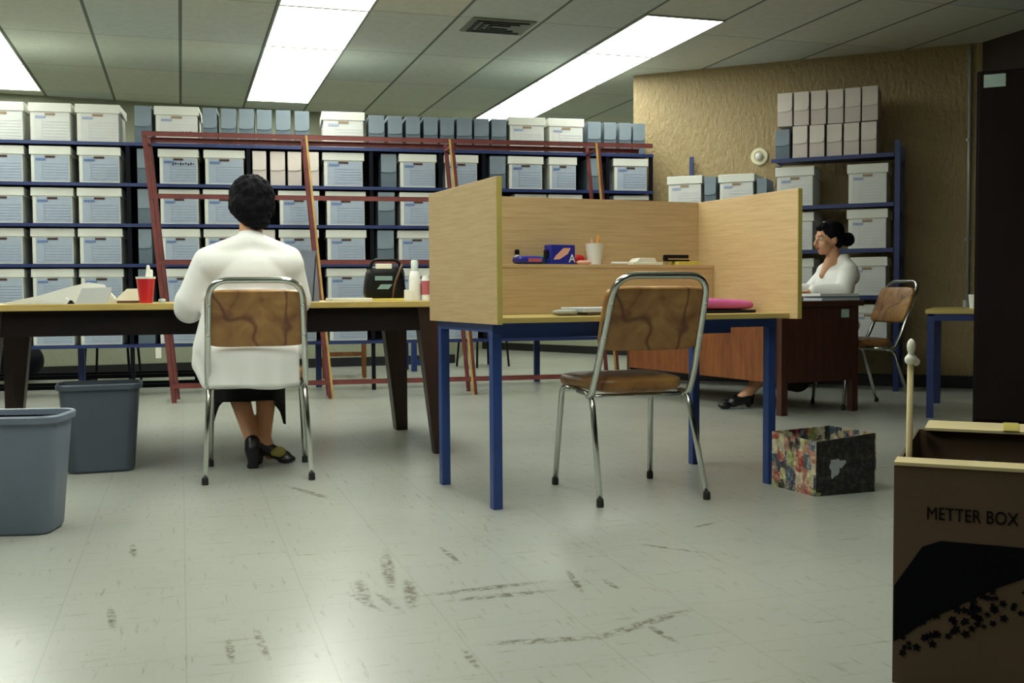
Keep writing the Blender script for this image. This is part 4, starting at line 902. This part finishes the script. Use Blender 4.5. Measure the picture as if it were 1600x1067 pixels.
coat = [ell((-0.002, 0.03, 0.865), (0.188, 0.115, 0.155)), ell((0.0, 0.0, 0.70), (0.185, 0.125, 0.17)), ell((-0.01, -0.005, 0.56), (0.215, 0.145, 0.11)),
    cap((0, 0.05, 1.0), 0.066, (0.002, 0.072, 1.055), 0.06), cap((-0.01, 0.045, 1.02), 0.066, (-0.19, 0.03, 0.95), 0.064), cap((0.01, 0.045, 1.02), 0.066, (0.165, 0.03, 0.96), 0.06), cap((-0.17, 0.03, 0.93), 0.085, (0.15, 0.03, 0.93), 0.085),
    cap((-0.195, 0.03, 0.935), 0.066, (-0.265, 0.05, 0.765), 0.068), cap((-0.265, 0.05, 0.775), 0.070, (-0.272, 0.07, 0.742), 0.068), cap((-0.262, 0.07, 0.755), 0.064, (-0.175, 0.26, 0.84), 0.046),
    cap((0.165, 0.03, 0.93), 0.066, (0.205, 0.06, 0.77), 0.062), cap((0.205, 0.06, 0.77), 0.062, (0.18, 0.24, 0.83), 0.046),
    ell((-0.03, -0.09, 0.53), (0.19, 0.045, 0.10)), cap((-0.14, -0.02, 0.76), 0.07, (-0.20, -0.03, 0.56), 0.065), cap((-0.21, -0.03, 0.57), 0.05, (-0.225, -0.04, 0.50), 0.045), cap((-0.225, -0.04, 0.50), 0.042, (-0.205, -0.10, 0.415), 0.026), cap((0.12, -0.02, 0.76), 0.07, (0.155, -0.03, 0.56), 0.065)]
coat_o = blob('coat', coat, 'white_cloth', p1, 0.009, 7, 0.6)
# the coat's hanging tail over the back edge of the seat
bm = bmesh.new(); rings = []
for j, z in enumerate((0.60, 0.55, 0.50, 0.45, 0.42, 0.398)):
    ring = []; nn = 34
    for q_ in range(nn):
        a = q_ / (nn - 1); x = -0.20 + 0.385 * a; fold = 0.006 * math.sin(a * 21 + 1) * (j / 5)
        ring.append((x, -0.175 + 0.03 * (abs(a - 0.5) * 2) ** 3 - 0.012 * j / 5 + fold + (0.03 if j == 0 else 0), z + (0.008 * math.sin(a * 7) if j == 5 else 0)))
    rings.append(ring + [(x, y + 0.014, z) for x, y, z in ring[::-1]])
loft(bm, rings); finish('coat_tail', bm, 'white_cloth', coat_o, smooth=True)
# skirt: over the thighs, then hanging in front of the seat
bm = bmesh.new(); rings = []
for j, (z, rx, y0, y1) in enumerate(((0.60, 0.13, 0.30, 0.42), (0.585, 0.17, 0.275, 0.46), (0.5, 0.19, 0.27, 0.475), (0.38, 0.18, 0.265, 0.46), (0.30, 0.178, 0.255, 0.45), (0.25, 0.178, 0.25, 0.44))):
    ring = []
    for q_ in range(40):
        a = 2 * math.pi * q_ / 40; x = -0.012 + rx * math.copysign(abs(math.cos(a)) ** 0.6, math.cos(a)); y = (y0 + y1) / 2 + (y1 - y0) / 2 * math.copysign(abs(math.sin(a)) ** 0.7, math.sin(a))
        hz = 0.0
        if j == 5: hz = 0.06 - 0.13 * abs(math.cos(a)) ** 3 + 0.012 * math.sin(5 * a)
        ring.append((x, y + 0.006 * math.sin(8 * a) * (j / 5), z + hz))
    rings.append(ring)
rings.append([(x * 0.93, 0.35 + (y - 0.35) * 0.9, z + 0.004) for x, y, z in rings[-1]]); rings.append([(x * 0.9, 0.36 + (y - 0.36) * 0.85, 0.42) for x, y, z in rings[-2]])
loft(bm, rings); skirt = finish('skirt', bm, 'black_skirt', p1, smooth=True)
blob('skirt_lap', [cap((-0.085, 0.06, 0.545), 0.085, (-0.092, 0.36, 0.535), 0.07), cap((0.085, 0.06, 0.545), 0.085, (0.092, 0.36, 0.535), 0.07), cap((-0.06, 0.03, 0.54), 0.08, (0.06, 0.03, 0.54), 0.08)], 'black_skirt', skirt, 0.01, 4, 0.5)
s1 = blob('shoe', [cap((-0.005, 0.155, 0.085), 0.035, (-0.002, 0.17, 0.115), 0.037), cap((-0.005, 0.14, 0.02), 0.022, (-0.005, 0.15, 0.09), 0.03), cap((0.0, 0.19, 0.07), 0.036, (0.01, 0.31, 0.032), 0.032), ell((0.012, 0.33, 0.024), (0.036, 0.045, 0.022)), cap((-0.02, 0.135, 0.012), 0.013, (0.012, 0.135, 0.012), 0.013)], 'shoe_black', p1, 0.005, 3, 0.5)
s2 = blob('shoe', [cap((0.04, 0.23, 0.10), 0.034, (0.05, 0.235, 0.125), 0.034), cap((0.05, 0.23, 0.085), 0.033, (0.15, 0.22, 0.035), 0.030), ell((0.155, 0.215, 0.024), (0.045, 0.034, 0.021)), cap((0.03, 0.235, 0.02), 0.018, (0.035, 0.23, 0.09), 0.027)], 'shoe_black', p1, 0.005, 3, 0.5)
blob('olive_side', [ell((0.12, 0.185, 0.065), (0.032, 0.012, 0.026)), ell((0.10, 0.190, 0.06), (0.02, 0.012, 0.018))], 'shoe_olive', s2, 0.004, 2, 0.6)
bm = bmesh.new(); box(bm, -0.09, 0.07, -0.004, 0.0, 0, 0.245, top=(0.03, 0.02, 0, 0.0)); box(bm, 0.065, 0.10, -0.004, 0.02, 0.0, 0.24, top=(0.02, -0.015, 0, 0))
item('grey_folder', bm, 'folder_grey', 'grey folder standing open beyond the right shoulder of the person in white', 'folder', (0.54, 5.19, 0.7665), 0.0)

# --- clerk in profile
p2 = thing('person', 'person in white coat with black hair bun seated in profile behind brown desk', 'person', (4.40, 6.46, 0), R(84))
Hc = Vector((0.0, 0.06, 1.165)); fw = Euler((R(-6), 0, R(4))).to_matrix()
hp, T = head_prims(Hc, fw, 1.0)
body = hp + [cap((0, 0.04, 1.0), 0.045, (0, 0.098, 0.91), 0.026), cap((0.0, 0.0, 0.94), 0.05, (0.0, 0.025, 1.08), 0.047), ell((0, 0.0, 0.84), (0.15, 0.09, 0.14)), ell((0, 0.0, 0.66), (0.14, 0.1, 0.14)), ell((0, 0.0, 0.54), (0.17, 0.13, 0.08)),
    cap((-0.16, 0.0, 0.90), 0.048, (-0.20, 0.06, 0.77), 0.04), cap((-0.20, 0.06, 0.77), 0.04, (-0.15, 0.27, 0.79), 0.028),
    cap((0.16, 0.0, 0.90), 0.048, (0.22, 0.08, 0.78), 0.04), cap((0.22, 0.08, 0.78), 0.04, (0.16, 0.28, 0.79), 0.028),
    cap((-0.08, 0.0, 0.54), 0.075, (-0.10, 0.38, 0.53), 0.058), cap((0.08, 0.0, 0.54), 0.075, (0.10, 0.38, 0.53), 0.058),
    cap((-0.10, 0.39, 0.52), 0.054, (-0.10, 0.55, 0.26), 0.048), cap((-0.10, 0.55, 0.26), 0.048, (-0.09, 0.70, 0.10), 0.034), cap((-0.09, 0.70, 0.10), 0.034, (-0.09, 0.80, 0.04), 0.028),
    cap((0.10, 0.39, 0.52), 0.054, (0.10, 0.5, 0.26), 0.048), cap((0.10, 0.5, 0.26), 0.048, (0.09, 0.6, 0.10), 0.034), cap((0.09, 0.6, 0.10), 0.034, (0.09, 0.70, 0.04), 0.028)]
hand(body, (-0.145, 0.29, 0.79), (0.1, 0.95, -0.02), (0, 0, 1), 0.92, 0.3, 1)
hand(body, (0.155, 0.30, 0.79), (-0.15, 0.95, -0.02), (0, 0, 1), 0.92, 0.3, -1)
blob('body', body, 'skin', p2, 0.006, 5, 0.35)
face_parts(p2, T, 1.0, fw)
rot = fw.to_euler()
hair = [('e', T(0, -0.028, 0.042), (0.088, 0.098, 0.09), rot), ('e', T(0, -0.06, -0.005), (0.078, 0.06, 0.075), rot), ('e', T(0, 0.02, 0.085), (0.06, 0.06, 0.035), rot), ('e', T(0, -0.155, -0.02), (0.05, 0.05, 0.05), rot), cap(T(0, -0.1, -0.01), 0.04, T(0, -0.14, -0.012), 0.03)]
hb = blob('hair', hair, 'hair_black', p2, 0.005, 4, 0.6, 0.004)
bm = bmesh.new(); box(bm, -0.02, 0.01, -0.006, 0.006, 0, 0.012, bev=0.003); cpin = finish('hair_clip', bm, 'chrome', hb, loc=T(-0.045, 0.045, 0.112))
coat = [ell((0, 0.0, 0.84), (0.18, 0.115, 0.15)), ell((0.0, -0.005, 0.68), (0.175, 0.125, 0.16)), ell((0, -0.01, 0.56), (0.2, 0.145, 0.1)),
    cap((-0.052, -0.03, 1.01), 0.045, (-0.165, -0.01, 0.935), 0.066), cap((0.052, -0.03, 1.01), 0.045, (0.165, -0.01, 0.935), 0.066), cap((-0.045, -0.055, 1.03), 0.03, (0.045, -0.055, 1.03), 0.03), cap((-0.15, -0.02, 0.90), 0.075, (0.15, -0.02, 0.90), 0.075),
    cap((-0.17, 0.0, 0.90), 0.066, (-0.205, 0.05, 0.79), 0.062), cap((-0.205, 0.05, 0.795), 0.06, (-0.155, 0.24, 0.80), 0.045),
    cap((0.17, 0.0, 0.90), 0.066, (0.225, 0.07, 0.80), 0.062), cap((0.225, 0.07, 0.80), 0.06, (0.165, 0.25, 0.805), 0.045)]
coat_o = blob('coat', coat, 'white_cloth', p2, 0.009, 5, 0.6)
sk = blob('skirt', [cap((-0.09, 0.0, 0.545), 0.09, (-0.105, 0.40, 0.535), 0.072), cap((0.09, 0.0, 0.545), 0.09, (0.105, 0.40, 0.535), 0.072), cap((-0.1, 0.42, 0.5), 0.07, (-0.1, 0.48, 0.3), 0.075), cap((0.1, 0.42, 0.5), 0.07, (0.1, 0.46, 0.3), 0.075), cap((-0.09, 0.45, 0.32), 0.08, (0.09, 0.45, 0.32), 0.08), cap((-0.16, 0.2, 0.3), 0.05, (-0.12, 0.44, 0.2), 0.07), cap((-0.16, 0.15, 0.5), 0.05, (-0.16, 0.2, 0.25), 0.05), cap((-0.09, 0.3, 0.32), 0.085, (-0.09, 0.33, 0.19), 0.09), cap((-0.1, 0.38, 0.2), 0.09, (0.09, 0.38, 0.2), 0.09)], 'black_skirt', p2, 0.01, 4, 0.5)
for sx, y in ((-1, 0.80), (1, 0.70)):
    blob('shoe', [cap((sx * 0.09, y - 0.10, 0.075), 0.036, (sx * 0.09, y, 0.045), 0.036), ell((sx * 0.09, y + 0.06, 0.025), (0.036, 0.055, 0.024)), cap((sx * 0.09, y - 0.11, 0.02), 0.018, (sx * 0.09, y - 0.10, 0.07), 0.03)], 'shoe_black', p2, 0.006, 3, 0.5)
